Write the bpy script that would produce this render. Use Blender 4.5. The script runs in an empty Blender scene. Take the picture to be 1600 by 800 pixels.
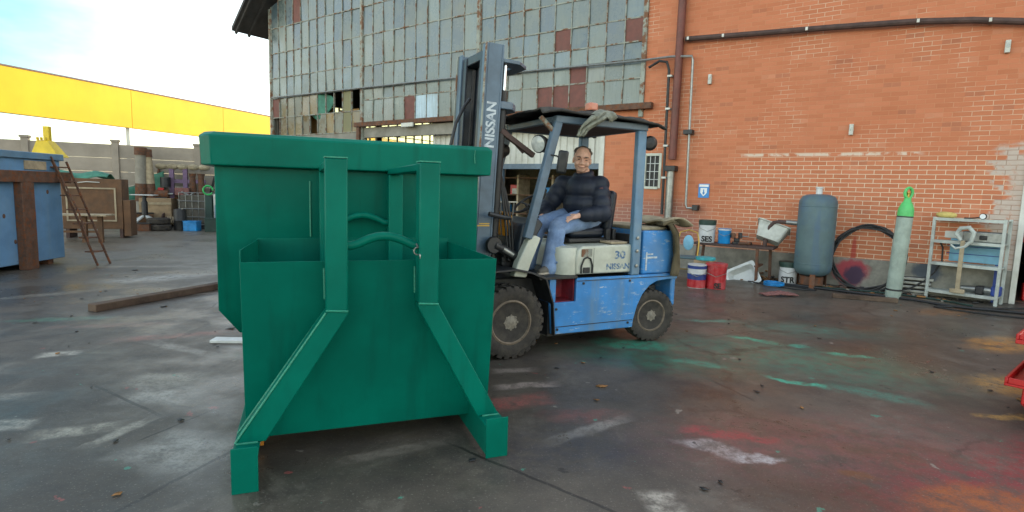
import bpy, bmesh, math, random
from mathutils import Vector, Matrix, noise as mnoise
random.seed(7)
D = bpy.data
SC = bpy.context.scene
COL = SC.collection
R = math.radians
# ------------------------------------------------------------------ camera, sky, sun, exposure
cam = D.objects.new('camera', D.cameras.new('camera')); COL.objects.link(cam); SC.camera = cam
cam.data.sensor_width = 36; cam.data.lens = 36 * 876 / 1600
cam.data.clip_start = .05; cam.data.clip_end = 2000
_th, _ro = R(6.6), .03
_F = Vector((0, math.cos(_th), -math.sin(_th))); _U = Vector((0, math.sin(_th), math.cos(_th))); _X = Vector((1, 0, 0))
_r = math.cos(_ro) * _X + math.sin(_ro) * _U; _u = math.cos(_ro) * _U - math.sin(_ro) * _X
cam.matrix_world = Matrix(((_r.x, _u.x, -_F.x, 0), (_r.y, _u.y, -_F.y, 0), (_r.z, _u.z, -_F.z, 1.62), (0, 0, 0, 1)))
SUN_AZ, SUN_EL = R(55), R(19)          # azimuth clockwise from +Y
SKYX = 0
w = D.worlds.new('World'); SC.world = w; w.use_nodes = True
nt = w.node_tree; bg = nt.nodes['Background']
sky = nt.nodes.new('ShaderNodeTexSky'); sky.sky_type = 'NISHITA'; sky.sun_disc = False
sky.sun_elevation = SUN_EL; sky.sun_rotation = SUN_AZ; sky.dust_density = .7; sky.air_density = 1.0; sky.ozone_density = 1.0
hs = nt.nodes.new('ShaderNodeHueSaturation'); hs.inputs['Saturation'].default_value = .72
nt.links.new(sky.outputs[0], hs.inputs['Color']); wt_ = nt.nodes.new('ShaderNodeMix'); wt_.data_type = 'RGBA'; wt_.blend_type = 'MULTIPLY'; wt_.inputs[0].default_value = 1; wt_.inputs[7].default_value = (1.10, 1.0, .84, 1)   # camera white balance for open shade
nt.links.new(hs.outputs[0], wt_.inputs[6]); # clearer, bluer gaps between thin bright haze
tcw = nt.nodes.new('ShaderNodeTexCoord'); mpw = nt.nodes.new('ShaderNodeMapping'); mpw.inputs['Scale'].default_value = (1.3, 1.3, 3.2); mpw.inputs['Location'].default_value = (SKYX, .3, .1)
nt.links.new(tcw.outputs['Generated'], mpw.inputs[0]); nzw = nt.nodes.new('ShaderNodeTexNoise'); nzw.inputs['Scale'].default_value = 1.6; nzw.inputs['Detail'].default_value = 6; nzw.inputs['Roughness'].default_value = .5
nt.links.new(mpw.outputs[0], nzw.inputs['Vector']); mrw = nt.nodes.new('ShaderNodeMapRange'); mrw.interpolation_type = 'SMOOTHSTEP'
gpw = nt.nodes.new('ShaderNodeMix'); gpw.data_type = 'RGBA'; gpw.blend_type = 'MULTIPLY'; gpw.inputs[7].default_value = (.25, .48, .54, 1)
dtw = nt.nodes.new('ShaderNodeVectorMath'); dtw.operation = 'DOT_PRODUCT'; dtw.inputs[1].default_value = (-.74, .61, .29)   # the haze opens toward the upper left
nt.links.new(tcw.outputs['Generated'], dtw.inputs[0]); adw = nt.nodes.new('ShaderNodeMath'); adw.operation = 'MULTIPLY_ADD'; adw.inputs[1].default_value = .12
nt.links.new(nzw.outputs['Fac'], adw.inputs[0]); nt.links.new(dtw.outputs['Value'], adw.inputs[2])
nt.links.new(adw.outputs[0], mrw.inputs[0]); mrw.inputs[1].default_value = .995; mrw.inputs[2].default_value = 1.04
nt.links.new(mrw.outputs[0], gpw.inputs[0]); nt.links.new(wt_.outputs[2], gpw.inputs[6]); nt.links.new(gpw.outputs[2], bg.inputs[0]); bg.inputs[1].default_value = .13
sl = D.lights.new('sun', 'SUN'); sl.energy = 2.2; sl.angle = R(.6); sl.color = (1, .93, .82)
sun = D.objects.new('sun', sl); COL.objects.link(sun)
_sd = Vector((math.sin(SUN_AZ) * math.cos(SUN_EL), math.cos(SUN_AZ) * math.cos(SUN_EL), math.sin(SUN_EL)))
sun.rotation_euler = _sd.to_track_quat('Z', 'Y').to_euler(); sun.location = _sd * 60
SC.view_settings.view_transform = 'Standard'; SC.view_settings.look = 'None'
SC.view_settings.exposure = 2.3; SC.view_settings.gamma = 1.0; SC.view_settings.use_curve_mapping = False
SC.render.engine = 'CYCLES'; SC.cycles.max_bounces = 6

# ------------------------------------------------------------------ materials
def rgb(h):
    c = [int(h[i:i + 2], 16) / 255 for i in (0, 2, 4)]
    return tuple(x / 12.92 if x < .04045 else ((x + .055) / 1.055) ** 2.4 for x in c) + (1,)
class NT:
    def __init__(s, name):
        s.m = D.materials.new(name); s.m.use_nodes = True; s.t = s.m.node_tree
        s.b = s.t.nodes['Principled BSDF']; s.tc = s.t.nodes.new('ShaderNodeTexCoord')
    def n(s, typ, **kw):
        x = s.t.nodes.new(typ)
        for k, v in kw.items(): setattr(x, k, v)
        return x
    def l(s, a, b): s.t.links.new(a, b)
    def setin(s, sock, v):
        if hasattr(v, 'is_output') or isinstance(v, bpy.types.NodeSocket): s.l(v, sock)
        else: sock.default_value = v
    def math(s, op, a, b=0., c=0.):
        x = s.n('ShaderNodeMath', operation=op)
        for i, v in enumerate((a, b, c)): s.setin(x.inputs[i], v)
        return x.outputs[0]
    def vmath(s, op, a, b=(0, 0, 0)):
        x = s.n('ShaderNodeVectorMath', operation=op)
        s.setin(x.inputs[0], a); s.setin(x.inputs[1], b)
        return x.outputs[0] if op not in ('LENGTH', 'DISTANCE', 'DOT_PRODUCT') else x.outputs['Value']
    def noise(s, scale, detail=4, rough=.6, vec=None, dist=0.):
        x = s.n('ShaderNodeTexNoise'); x.inputs['Scale'].default_value = scale
        x.inputs['Detail'].default_value = detail; x.inputs['Roughness'].default_value = rough; x.inputs['Distortion'].default_value = dist
        s.l(vec if vec is not None else s.tc.outputs['Object'], x.inputs['Vector'])
        return x.outputs['Fac']
    def ramp(s, fac, lo, hi, a=0., b=1.):
        x = s.n('ShaderNodeMapRange', interpolation_type='SMOOTHSTEP')
        s.l(fac, x.inputs[0])
        for i, v in enumerate((lo, hi, a, b)): x.inputs[i + 1].default_value = v
        return x.outputs[0]
    def mix(s, fac, a, b, mode='MIX'):
        x = s.n('ShaderNodeMix', data_type='RGBA', blend_type=mode)
        s.setin(x.inputs[0], fac); s.setin(x.inputs[6], a); s.setin(x.inputs[7], b)
        return x.outputs[2]
    def bump(s, h, strength=.2, dist=.01):
        x = s.n('ShaderNodeBump'); x.inputs['Strength'].default_value = strength; x.inputs['Distance'].default_value = dist
        s.l(h, x.inputs['Height']); s.l(x.outputs[0], s.b.inputs['Normal'])
    def sep(s, v=None):
        x = s.n('ShaderNodeSeparateXYZ'); s.l(v if v is not None else s.tc.outputs['Object'], x.inputs[0]); return x.outputs
    def comb(s, x, y, z=0.):
        c = s.n('ShaderNodeCombineXYZ')
        for i, v in enumerate((x, y, z)): s.setin(c.inputs[i], v)
        return c.outputs[0]
MATS = {}
def pm(name, col, rough=.5, metal=0., var=.25, scale=6., rust=None, rustcol='5a3520', dirt=0., dirtcol='4a4238', bump=.15, bscale=40., spec=.5, trans=0., scuff=0., scuffcol='b8c0c0', streak=0.):
    """painted / worn surface: tone variation, dirt and rust patches"""
    if name in MATS: return MATS[name]
    s = NT(name)
    c = rgb(col) if isinstance(col, str) else col
    n1 = s.noise(scale, 5)
    dark = tuple(x * (1 - var) for x in c[:3]) + (1,); lite = tuple(min(1, x * (1 + var * .7)) for x in c[:3]) + (1,)
    out = s.mix(s.ramp(n1, .3, .7), dark, lite)
    ro = rough
    if scuff:
        p_ = s.sep(); q_ = s.comb(s.math('MULTIPLY', p_[0], 3.), s.math('MULTIPLY', p_[1], 3.), s.math('MULTIPLY', p_[2], 11.))
        sm_ = s.math('MULTIPLY', s.ramp(s.noise(2.6, 8, .75, q_), 1 - scuff, 1.04 - scuff), s.ramp(s.noise(3, 3), .4, .6))
        out = s.mix(s.math('MULTIPLY', sm_, .8), out, rgb(scuffcol))
    if streak:
        p_ = s.sep(); q_ = s.comb(s.math('MULTIPLY', p_[0], 9.), s.math('MULTIPLY', p_[1], 9.), s.math('MULTIPLY', p_[2], .8))
        out = s.mix(s.math('MULTIPLY', s.ramp(s.noise(1.0, 5, .6, q_), .50, .72), streak), out, rgb(dirtcol))
    if dirt:
        d = s.math('MULTIPLY', s.ramp(s.noise(scale * .6, 6, .7), .42, .72), dirt)
        out = s.mix(d, out, rgb(dirtcol))
    if rust is not None:
        rm = s.ramp(s.noise(scale * 1.3, 8, .72, dist=.4), 1 - rust - .05, 1 - rust + .05)
        out = s.mix(rm, out, s.mix(s.math('MULTIPLY', s.noise(30, 3), 0. if name == 'decal_blue' else 1.), rgb(rustcol), rgb('7a4a2a')))
        ro = s.math('ADD', s.math('MULTIPLY', rm, .3), rough)
    s.l(out, s.b.inputs['Base Color'])
    s.setin(s.b.inputs['Roughness'], ro); s.b.inputs['Metallic'].default_value = metal
    s.b.inputs['Specular IOR Level'].default_value = spec
    if trans: s.b.inputs['Transmission Weight'].default_value = trans
    if bump: s.bump(s.noise(bscale, 4), bump, .004)
    MATS[name] = s.m
    return s.m

M = dict(
    green=pm('green_paint', '006252', .36, var=.18, scale=1.7, bump=.6, bscale=2.4, streak=.4, dirtcol='07453a', spec=.10),
    greenweld=pm('green_weld', '258068', .45, var=.25, scale=60, bump=.6, bscale=120),
    blue=pm('truck_blue', '3580c0', .42, var=.18, scale=3, rust=.28, dirt=.35, dirtcol='6b7f88', scuff=.43, streak=.5),
    fadedblue=pm('faded_blue', '5d7f9a', .5, var=.2, scale=5, rust=.3, dirt=.5, dirtcol='77858a'),
    slate=pm('mast_slate', '526677', .42, var=.15, scale=7, rust=.30, dirt=.3, dirtcol='333c44', rustcol='3a3836'),
    mastdark=pm('mast_dark', '232c36', .4, var=.4, scale=9, dirt=.5, dirtcol='30343a'),
    white=pm('hood_white', 'b9bcae', .45, var=.12, scale=5, rust=.27, dirt=.45, dirtcol='8d8c7c'),
    dark=pm('greasy_black', '1f2124', .5, var=.4, scale=12, dirt=.5, dirtcol='3a352e'),
    rubber=pm('tyre_rubber', '332f2b', .85, var=.35, scale=14, dirt=.7, dirtcol='4d463c', bump=.4),
    rim=pm('rim_dirt', '7a6c5c', .8, var=.3, scale=16, dirt=.6, dirtcol='3b332b', bump=.4),
    hub=pm('hub_grey', '7d766a', .6, var=.3, scale=30, dirt=.5),
    stepred=pm('step_red', '8e2630', .6, var=.3, scale=9, dirt=.6, dirtcol='3d3440'),
    orange=pm('orange_plastic', 'e39a1c', .4, var=.1),
    beacon=pm('beacon_orange', 'd88a70', .3, var=.1, trans=.3),
    chrome=pm('chrome', 'd8d8d8', .12, 1., var=.05),
    steel=pm('bare_steel', '8f918e', .4, .8, var=.2, scale=12, rust=.3),
    rust=pm('rusty_steel', '5d4334', .8, var=.35, scale=9, bump=.4, rust=.45, rustcol='6b3f28'),
    darkrust=pm('dark_rust', '4a3833', .75, var=.3, scale=7, bump=.3),
    brownpaint=pm('brown_paint', '6d3d34', .6, var=.2, scale=6, dirt=.3),
    concrete=pm('concrete', '8c877c', .85, var=.2, scale=3, dirt=.6, dirtcol='6b665b', bump=.4),
    plinth=pm('plinth_concrete', '7c7a72', .85, var=.25, scale=3, dirt=.7, dirtcol='55524b', bump=.4),
    fencec=pm('fence_concrete', '9c9285', .9, var=.15, scale=1.2, dirt=.4, dirtcol='767064', bump=.3),
    yellow=pm('yellow_cladding', 'a8881a', .6, var=.10, scale=.5, dirt=.35, dirtcol='a8801c', bump=.05, spec=.1, streak=.3),
    yellowp=pm('yellow_paint', 'd8b91e', .5, var=.15, scale=5, rust=.25),
    blueskip=pm('skip_blue', '6088ac', .6, var=.16, scale=2.5, rust=.32, dirt=.45, dirtcol='6f8a9c', streak=.5),
    red=pm('red_paint', 'b51c1c', .38, var=.12, scale=4, dirt=.15, dirtcol='6a1515'),
    panelwhite=pm('white_sheet', 'c9cac2', .6, var=.1, scale=2, dirt=.5, dirtcol='9a9888', bump=.1),
    wall_grey=pm('grey_render', '8d8a80', .85, var=.2, scale=2, dirt=.6, dirtcol='5d5a50', bump=.3),
    frame=pm('mullion_paint', '8b9086', .6, var=.25, scale=4, rust=.47, rustcol='6b5748'),
    roofd=pm('roof_dark', '3e3d3d', .8, var=.3, scale=3, dirt=.4, bump=.3),
    intf=pm('interior_floor', '3b3833', .8, var=.3), intw=pm('interior_wall', '5a564d', .9, var=.2),
    brownint=pm('brown_interior', '4a3022', .8, var=.3, scale=2),
    skin=pm('skin', 'd8aa92', .55, var=.14, scale=25, bump=.15, bscale=90),
    lips=pm('lips', '8a4f45', .5, var=.1), eye=pm('eye_dark', '2a1f1a', .3, var=.1),
    hair=pm('hair_grey_brown', '5f554d', .8, var=.4, scale=50, bump=.6, bscale=150),
    jacket=pm('navy_nylon', '182030', .62, var=.25, scale=9, bump=.7, bscale=16),
    jeans=pm('denim', '7089ae', .9, var=.30, scale=7, dirt=.6, dirtcol='9fb2cc', bump=.35, bscale=30),
    shoe=pm('shoe_grey', '5b5750', .7, var=.3), sole=pm('sole_pale', 'a39a8c', .7),
    vinyl=pm('black_vinyl', '1c2430', .4, var=.2),
    canvas=pm('olive_canvas', '4f4631', .9, var=.35, scale=7, dirt=.5, dirtcol='6f6650', bump=.6, bscale=18),
    canvaspale=pm('pale_canvas', '9b9078', .9, var=.25, scale=9, dirt=.5, dirtcol='6b5d45', bump=.5, bscale=18),
    rag=pm('grey_rag', '7b7d70', .95, var=.35, scale=16, dirt=.6, dirtcol='565848', bump=.8, bscale=40),
    tarroof=pm('tarred_sheet', '2b2926', .85, var=.5, scale=9, dirt=.6, dirtcol='4d4a44', bump=.8, bscale=26),
    tank=pm('tank_blue_grey', '52686b', .55, var=.2, scale=2.5, rust=.33, dirt=.6, dirtcol='3f5a78', streak=.5),
    cylgrey=pm('cylinder_grey', '9aa89e', .5, var=.15, scale=5, rust=.33, dirt=.5, dirtcol='6f7a70', streak=.4),
    neon=pm('neon_green', '55bd6a', .45, var=.12, scale=9, dirt=.2, dirtcol='3d7a48'),
    hose=pm('black_hose', '1d1e20', .5, var=.2), teal=pm('teal_lid', '2f98a0', .45),
    pailw=pm('white_pail', 'c2c4c4', .4, var=.1, scale=9, dirt=.3, dirtcol='8a8a8a'), paild=pm('pail_dark_green', '1f3a33', .5),
    pailr=pm('red_pail', 'a81c24', .35, var=.15, scale=9, dirt=.25, dirtcol='d8a0a0'), pailb=pm('blue_pail', '1f86c8', .35),
    pailnavy=pm('pail_navy', '223a7a', .4), ink=pm('black_ink', '121212', .5, var=.1, bump=0),
    tub=pm('grey_tub', 'b5b8b0', .55, var=.1, scale=8, dirt=.4), woodw=pm('pale_wood', 'a3947a', .85, var=.25, scale=8),
    sink=pm('white_enamel', 'c9cdca', .3, var=.1, dirt=.25), gold=pm('brass_tube', 'b59348', .35, .6, var=.2),
    oldwood=pm('old_timber', '4d3d31', .85, var=.4, scale=6, dirt=.6, dirtcol='6d5c4c', bump=.5),
    benchb=pm('bench_blue', '6fa6c0', .5, var=.12, dirt=.3, rust=.24), rackm=pm('rack_grey_white', 'b3bab4', .45, var=.12, dirt=.4, rust=.27),
    navy=pm('navy_panel', '24408a', .5), brownwood=pm('brown_board', '66482f', .75, var=.25, scale=4, dirt=.4, bump=.3),
    card=pm('cardboard', '9a8468', .9, var=.2), purple=pm('purple_machine', '6c5574', .6, var=.2, dirt=.3),
    tarpg=pm('green_tarp', '3f7a66', .7, var=.25, bump=.6, bscale=6), white2=pm('white_metal', 'c5c9c8', .4, var=.1, dirt=.3),
    signb=pm('sign_blue', '2f7fc0', .4, var=.05, bump=0), signw=pm('sign_white', 'd8dcdc', .4, var=.05, bump=0), amber=pm('amber_decal', 'c9a040', .4, bump=0),
    decal=pm('decal_blue', '3f658e', .5, var=.25, scale=30, bump=0, rust=.46, rustcol='a3a898'), decalw=pm('decal_white', 'bcc6cc', .5, var=.15, scale=30, bump=0, dirt=.8, dirtcol='56687a'),
    lens=pm('lamp_glass', 'b8bcb8', .15, var=.2, scale=20), sponge=pm('yellow_foam', 'c2b06a', .9, bump=.6),
    leaf=pm('dry_leaf', '8a6238', .9, var=.4, scale=3, bump=0), tealhose=pm('green_hose', '2fa858', .4), board=pm('tan_board', 'b08a58', .8, var=.2),
    netred=pm('red_net', '7c5450', .9, var=.4, scale=30, bump=.9, bscale=60), orangeprimer=pm('orange_primer', 'c07a20', .6),
)
def pane_mat():
    s = NT('dirty_glass'); a = s.n('ShaderNodeVertexColor', layer_name='tone')
    n = s.noise(1.3, 7, .7); n2 = s.noise(.35, 3)
    p = s.sep()
    v = s.noise(3, 4, .6, s.comb(s.math('MULTIPLY', p[0], 6.), 0., s.math('MULTIPLY', p[2], .5)))   # run-down streaks
    c = s.mix(s.ramp(n, .38, .75, 0., .55), a.outputs[0], rgb('8f958a'))
    c = s.mix(s.ramp(v, .45, .75, 0., .45), c, rgb('4f5a58'))
    c = s.mix(s.ramp(n2, .5, .7, 0., .3), c, rgb('7d7a6a'))
    s.l(c, s.b.inputs['Base Color']); s.l(s.ramp(n, .3, .7, .12, .5), s.b.inputs['Roughness'])
    s.b.inputs['Specular IOR Level'].default_value = .6
    s.bump(s.noise(1.6, 2), .12, .05); return s.m
M['pane'] = pane_mat()
def bright_pane():
    s = NT('backlit_frosted_glass'); tr = s.n('ShaderNodeBsdfTranslucent'); df = s.n('ShaderNodeBsdfDiffuse')
    tr.inputs[0].default_value = rgb('f4f0cc'); df.inputs[0].default_value = rgb('c8c8b0')
    mx = s.n('ShaderNodeMixShader'); mx.inputs[0].default_value = .25
    s.l(tr.outputs[0], mx.inputs[1]); s.l(df.outputs[0], mx.inputs[2])
    s.l(mx.outputs[0], s.t.nodes['Material Output'].inputs[0]); return s.m
M['frost'] = bright_pane()
def clear_pane():
    s = NT('dusty_clear_glass'); tr = s.n('ShaderNodeBsdfTransparent'); df = s.n('ShaderNodeBsdfTranslucent')
    tr.inputs[0].default_value = rgb('fbf8e0'); df.inputs[0].default_value = rgb('f0e8c0')
    mx = s.n('ShaderNodeMixShader'); s.l(s.ramp(s.noise(2, 5), .3, .7, .15, .45), mx.inputs[0])
    s.l(tr.outputs[0], mx.inputs[1]); s.l(df.outputs[0], mx.inputs[2]); s.l(mx.outputs[0], s.t.nodes['Material Output'].inputs[0]); return s.m
M['clear'] = clear_pane()
def brick_mat():
    s = NT('orange_brick'); p = s.sep()
    x, z = p[0], p[2]
    dn = s.noise(2.2, 3)
    vec = s.comb(s.math('ADD', x, s.math('MULTIPLY', dn, .012)), s.math('ADD', z, s.math('MULTIPLY', dn, .012)))
    b = s.n('ShaderNodeTexBrick'); s.l(vec, b.inputs['Vector'])
    b.inputs['Scale'].default_value = 1.; b.inputs['Brick Width'].default_value = .262; b.inputs['Row Height'].default_value = .082
    b.inputs['Mortar Size'].default_value = .006; b.inputs['Mortar Smooth'].default_value = .25; b.inputs['Bias'].default_value = -.1
    b.inputs['Color1'].default_value = rgb('bd7452'); b.inputs['Color2'].default_value = rgb('af6846'); b.inputs['Mortar'].default_value = rgb('b87a57')
    # spots: odd dark or pale bricks
    cell = s.n('ShaderNodeTexWhiteNoise', noise_dimensions='2D')
    row = s.math('FLOOR', s.math('DIVIDE', z, .082)); colx = s.math('FLOOR', s.math('DIVIDE', s.math('ADD', x, s.math('MULTIPLY', s.math('MODULO', row, 2.), .131)), .262))
    s.l(s.comb(colx, row), cell.inputs['Vector'])
    mort = b.outputs['Fac']
    c = s.mix(s.math('MULTIPLY', s.math('SUBTRACT', 1., mort), s.ramp(cell.outputs[0], .965, .98, 0., .28)), b.outputs['Color'], rgb('6b4a40'))
    c = s.mix(s.math('MULTIPLY', s.math('SUBTRACT', 1., mort), s.ramp(cell.outputs[0], .035, .02, 0., .22)), c, rgb('cf9c80'))
    n = s.noise(.9, 6, .65)
    c = s.mix(s.ramp(n, .35, .72, 0., .30), c, rgb('bf7f5e'))
    c = s.mix(s.ramp(s.noise(.5, 4), .55, .72, 0., .30), c, rgb('8a4c36'))
    # pale mortar shows where the pointing is sound (lower part and in patches)
    low = s.math('MULTIPLY', s.ramp(z, 2.75, 2.2), s.ramp(x, -3.6, -2.6))
    mm = s.math('MAXIMUM', s.math('MULTIPLY', low, s.ramp(s.noise(1.1, 4), .30, .46)), s.math('MULTIPLY', s.ramp(s.noise(.8, 5), .48, .62), .55))
    c = s.mix(s.math('MULTIPLY', mort, mm), c, rgb('d3bfa6'))
    # whitewash beside the door, grey-pink worn area at the lower left end
    ww = s.math('MULTIPLY', s.math('MULTIPLY', s.ramp(s.math('ADD', x, s.math('MULTIPLY', n, 1.2)), 1.45, 1.85), s.ramp(s.math('ADD', z, s.math('MULTIPLY', n, .6)), 3.1, 2.7)), .8)
    ww = s.ramp(s.math('SUBTRACT', ww, s.math('MULTIPLY', cell.outputs[0], .6)), .05, .30, 0., .85)
    c = s.mix(s.math('MULTIPLY', ww, s.ramp(s.noise(6, 6, .7), .28, .5, .25, 1.)), c, s.mix(mort, s.mix(s.noise(9, 4), rgb('a89f96'), rgb('c4bdb2')), rgb('8d7466')))
    pk = s.math('MULTIPLY', s.math('MULTIPLY', s.ramp(s.math('ADD', x, s.math('MULTIPLY', n, .8)), -3.0, -3.7), s.ramp(s.math('ADD', z, s.math('MULTIPLY', n, .7)), 2.0, 1.6)), .7)
    c = s.mix(pk, c, s.mix(mort, rgb('8a6258'), rgb('b9aa9c')))
    # white line of old render at 2.5 m
    ln = s.math('MULTIPLY', s.math('MULTIPLY', s.ramp(s.math('ABSOLUTE', s.math('SUBTRACT', z, 2.5)), .035, .02), s.ramp(x, -3.1, -2.9)), s.math('MULTIPLY', s.ramp(x, .1, -.1), s.ramp(s.noise(5, 4), .42, .55)))
    c = s.mix(s.math('MULTIPLY', ln, .8), c, rgb('cfc3b2'))
    # red and violet paint oversprayed low on the wall
    def spot(cx, cz, rx, rz, col, a):
        nonlocal c
        d = s.vmath('LENGTH', s.comb(s.math('DIVIDE', s.math('SUBTRACT', x, cx), rx), s.math('DIVIDE', s.math('SUBTRACT', z, cz), rz)))
        d = s.math('ADD', d, s.math('MULTIPLY', s.math('SUBTRACT', n, .5), .7))
        c = s.mix(s.ramp(d, 1.0, .55, 0., a), c, rgb(col))
    spot(-.86, .62, .05, .42, 'a02828', .7)
    c = s.mix(s.ramp(s.noise(2.3, 8, .8), .62, .8, 0., .35), c, rgb('5d3a30'))
    s.l(c, s.b.inputs['Base Color']); s.b.inputs['Roughness'].default_value = .85
    h = s.math('SUBTRACT', s.math('MULTIPLY', s.noise(30, 4), .35), mort)
    s.bump(h, .5, .006); return s.m
M['brick'] = brick_mat()
def plinth_mat():
    s = NT('stained_plinth'); p = s.sep(); x, z = p[0], p[2]; n = s.noise(4, 6, .65)
    c = s.mix(s.ramp(n, .3, .7), rgb('6f6d65'), rgb('8f8c82'))
    c = s.mix(s.ramp(s.noise(1.5, 5), .5, .7, 0., .5), c, rgb('54564a'))
    def spot(cx, cz, rx, rz, col, a):
        nonlocal c
        d = s.vmath('LENGTH', s.comb(s.math('DIVIDE', s.math('SUBTRACT', x, cx), rx), s.math('DIVIDE', s.math('SUBTRACT', z, cz), rz)))
        d = s.math('ADD', d, s.math('MULTIPLY', s.math('SUBTRACT', n, .5), .9))
        c = s.mix(s.ramp(d, 1.0, .6, 0., a), c, rgb(col))
    spot(-.86, .28, .33, .32, 'a33040', .85); spot(-.80, .22, .22, .22, '34344a', .9); spot(.28, .42, .25, .25, '3a4656', .8)
    s.l(c, s.b.inputs['Base Color']); s.b.inputs['Roughness'].default_value = .85; s.bump(n, .4, .01); return s.m
M['plinthw'] = plinth_mat()
STAINS_AND_SHADE = [  # x, y, half length, half width, angle, colour, strength: dried paint overspray, golden patches, worn screed, damp, and shade painted under the skip
    (2.65, 7.28, .40, .10, -2, '4fae98', .45), (2.80, 6.31, .34, .09, -38, '2fb897', .9), (3.24, 6.10, .16, .06, -5, '37b095', .8), (3.60, 5.78, .28, .07, -18, '35b898', .9),
    (1.87, 5.34, .32, .09, -31, '37a58e', .75), (2.55, 4.90, .26, .06, -31, '35c0a0', .9), (3.11, 4.57, .45, .14, -36, '3f9a86', .5), (1.39, 5.97, .5, .22, -8, '1fa080', .75),
    (2.9, 5.6, 1.7, .8, -30, '2f8a72', .6), (1.4, 5.4, 1.1, .5, -20, '237a62', .6), (3.6, 6.9, 1.2, .5, -10, '3f8a78', .45), (-5.2, 6.3, .6, .12, 20, '4f8a72', .5), (-2.2, 5.2, .5, .2, 10, '4f7a68', .35),
    (2.9, 3.1, 1.3, .55, 17, '8f1f2a', .75), (1.9, 3.6, 1.2, .6, 7, '84504f', .6), (1.49, 3.72, .32, .10, -7, 'a23a40', .75), (3.0, 3.9, .9, .5, 10, '7c5048', .45), (4.2, 3.4, 1.2, .6, 10, 'a01a22', .8),
    (.10, 4.20, .26, .14, 23, '93564f', .75), (.55, 3.95, .34, .16, 10, '84504c', .5), (-3.53, 5.76, .6, .12, 25, '8f6259', .6), (1.2, 6.9, .5, .15, 12, '7c4f48', .4), (-4.4, 6.1, .7, .1, 15, '86605a', .5),
    (5.83, 6.49, .65, .30, 28, 'c98d3f', .75), (4.55, 4.93, .38, .30, 14, 'cf9a45', .8), (3.85, 4.20, .26, .07, 8, 'c79a50', .7), (2.6, 2.85, .45, .25, 9, 'a8601f', .7), (6.6, 8.4, .7, .25, 30, 'b5793f', .4),  # golden and orange patches at the right
    (.16, 4.56, .26, .07, 13, 'a3948c', .85), (.05, 4.95, .22, .07, 13, '9c9088', .6), (1.31, 3.50, .24, .10, -19, 'b3aaa8', .85), (1.61, 3.36, .22, .06, 0, 'b5b0b0', .9), (.84, 2.81, .11, .12, 3, 'b5ada0', .85),
    (.57, 3.71, .38, .06, 36, 'a09a92', .6), (-.68, 3.31, .36, .06, 29, '8f857a', .6), (-4.15, 5.04, .17, .10, 24, 'b5b0a3', .8), (-2.63, 4.10, .3, .2, -5, '9c9890', .7), (-2.77, 3.46, .24, .09, 25, 'aaa494', .75),
    (-2.50, 3.47, .25, .04, 77, 'a8a294', .7), (-1.98, 3.23, .32, .25, -23, 'a09c94', .6), (-2.81, 4.45, .3, .2, -3, 'a8a396', .6), (-5.93, 9.22, .9, .4, 43, 'b5b5b0', .7), (-3.20, 5.32, .53, .08, -33, 'a39f96', .5),
    (-3.5, 7.6, .7, .35, 30, 'a8a8a2', .6), (-4.6, 4.4, .5, .2, 30, '8d8a80', .5), (-3.3, 3.5, .18, .1, 10, 'b0aa9c', .7), (-6.5, 7.6, .8, .15, 45, '9a968a', .5),
    (1.62, 4.57, .33, .22, -27, '2a2826', .75), (2.09, 3.16, .13, .07, -19, '6b4424', .85), (.4, 3.4, .8, .4, 10, '343a48', .5), (-.3, 3.2, .7, .3, 20, '38302e', .5), (1.9, 5.0, .3, .2, -20, '2d2b28', .4),  # brown patch along the skip's front edge is its shade put into the colour
]
STAINS_AND_SHADE += [(4.6, 7.9, 3.2, .10, 27, '262321', .55), (4.2, 9.0, 3.4, .10, 25, '262321', .45), (-3.5, 9.5, 2.5, .11, 60, '2a2623', .5), (-2.6, 6.6, .9, .12, 20, 'a8a298', .6), (-4.9, 7.9, .9, .10, 24, 'b0aba2', .6), (-4.0, 3.9, .5, .08, 15, '9e988c', .6), (-6.8, 10.5, 1.4, .16, 15, 'a8a49a', .5)]
JOINTS = [(-1.78, 2.93, .40, .014, 71), (.24, 2.96, .8, .012, -38), (-2.86, 4.01, .54, .014, -32), (-2.2, 3.62, .3, .01, 70), (1.9, 4.6, .25, .012, -70), (-1.6, 5.0, 1.2, .012, -35), (-4.4, 6.0, 1.6, .012, 50), (3.6, 7.4, 2.2, .012, -28), (-7.5, 12, 3, .015, 60)]
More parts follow.
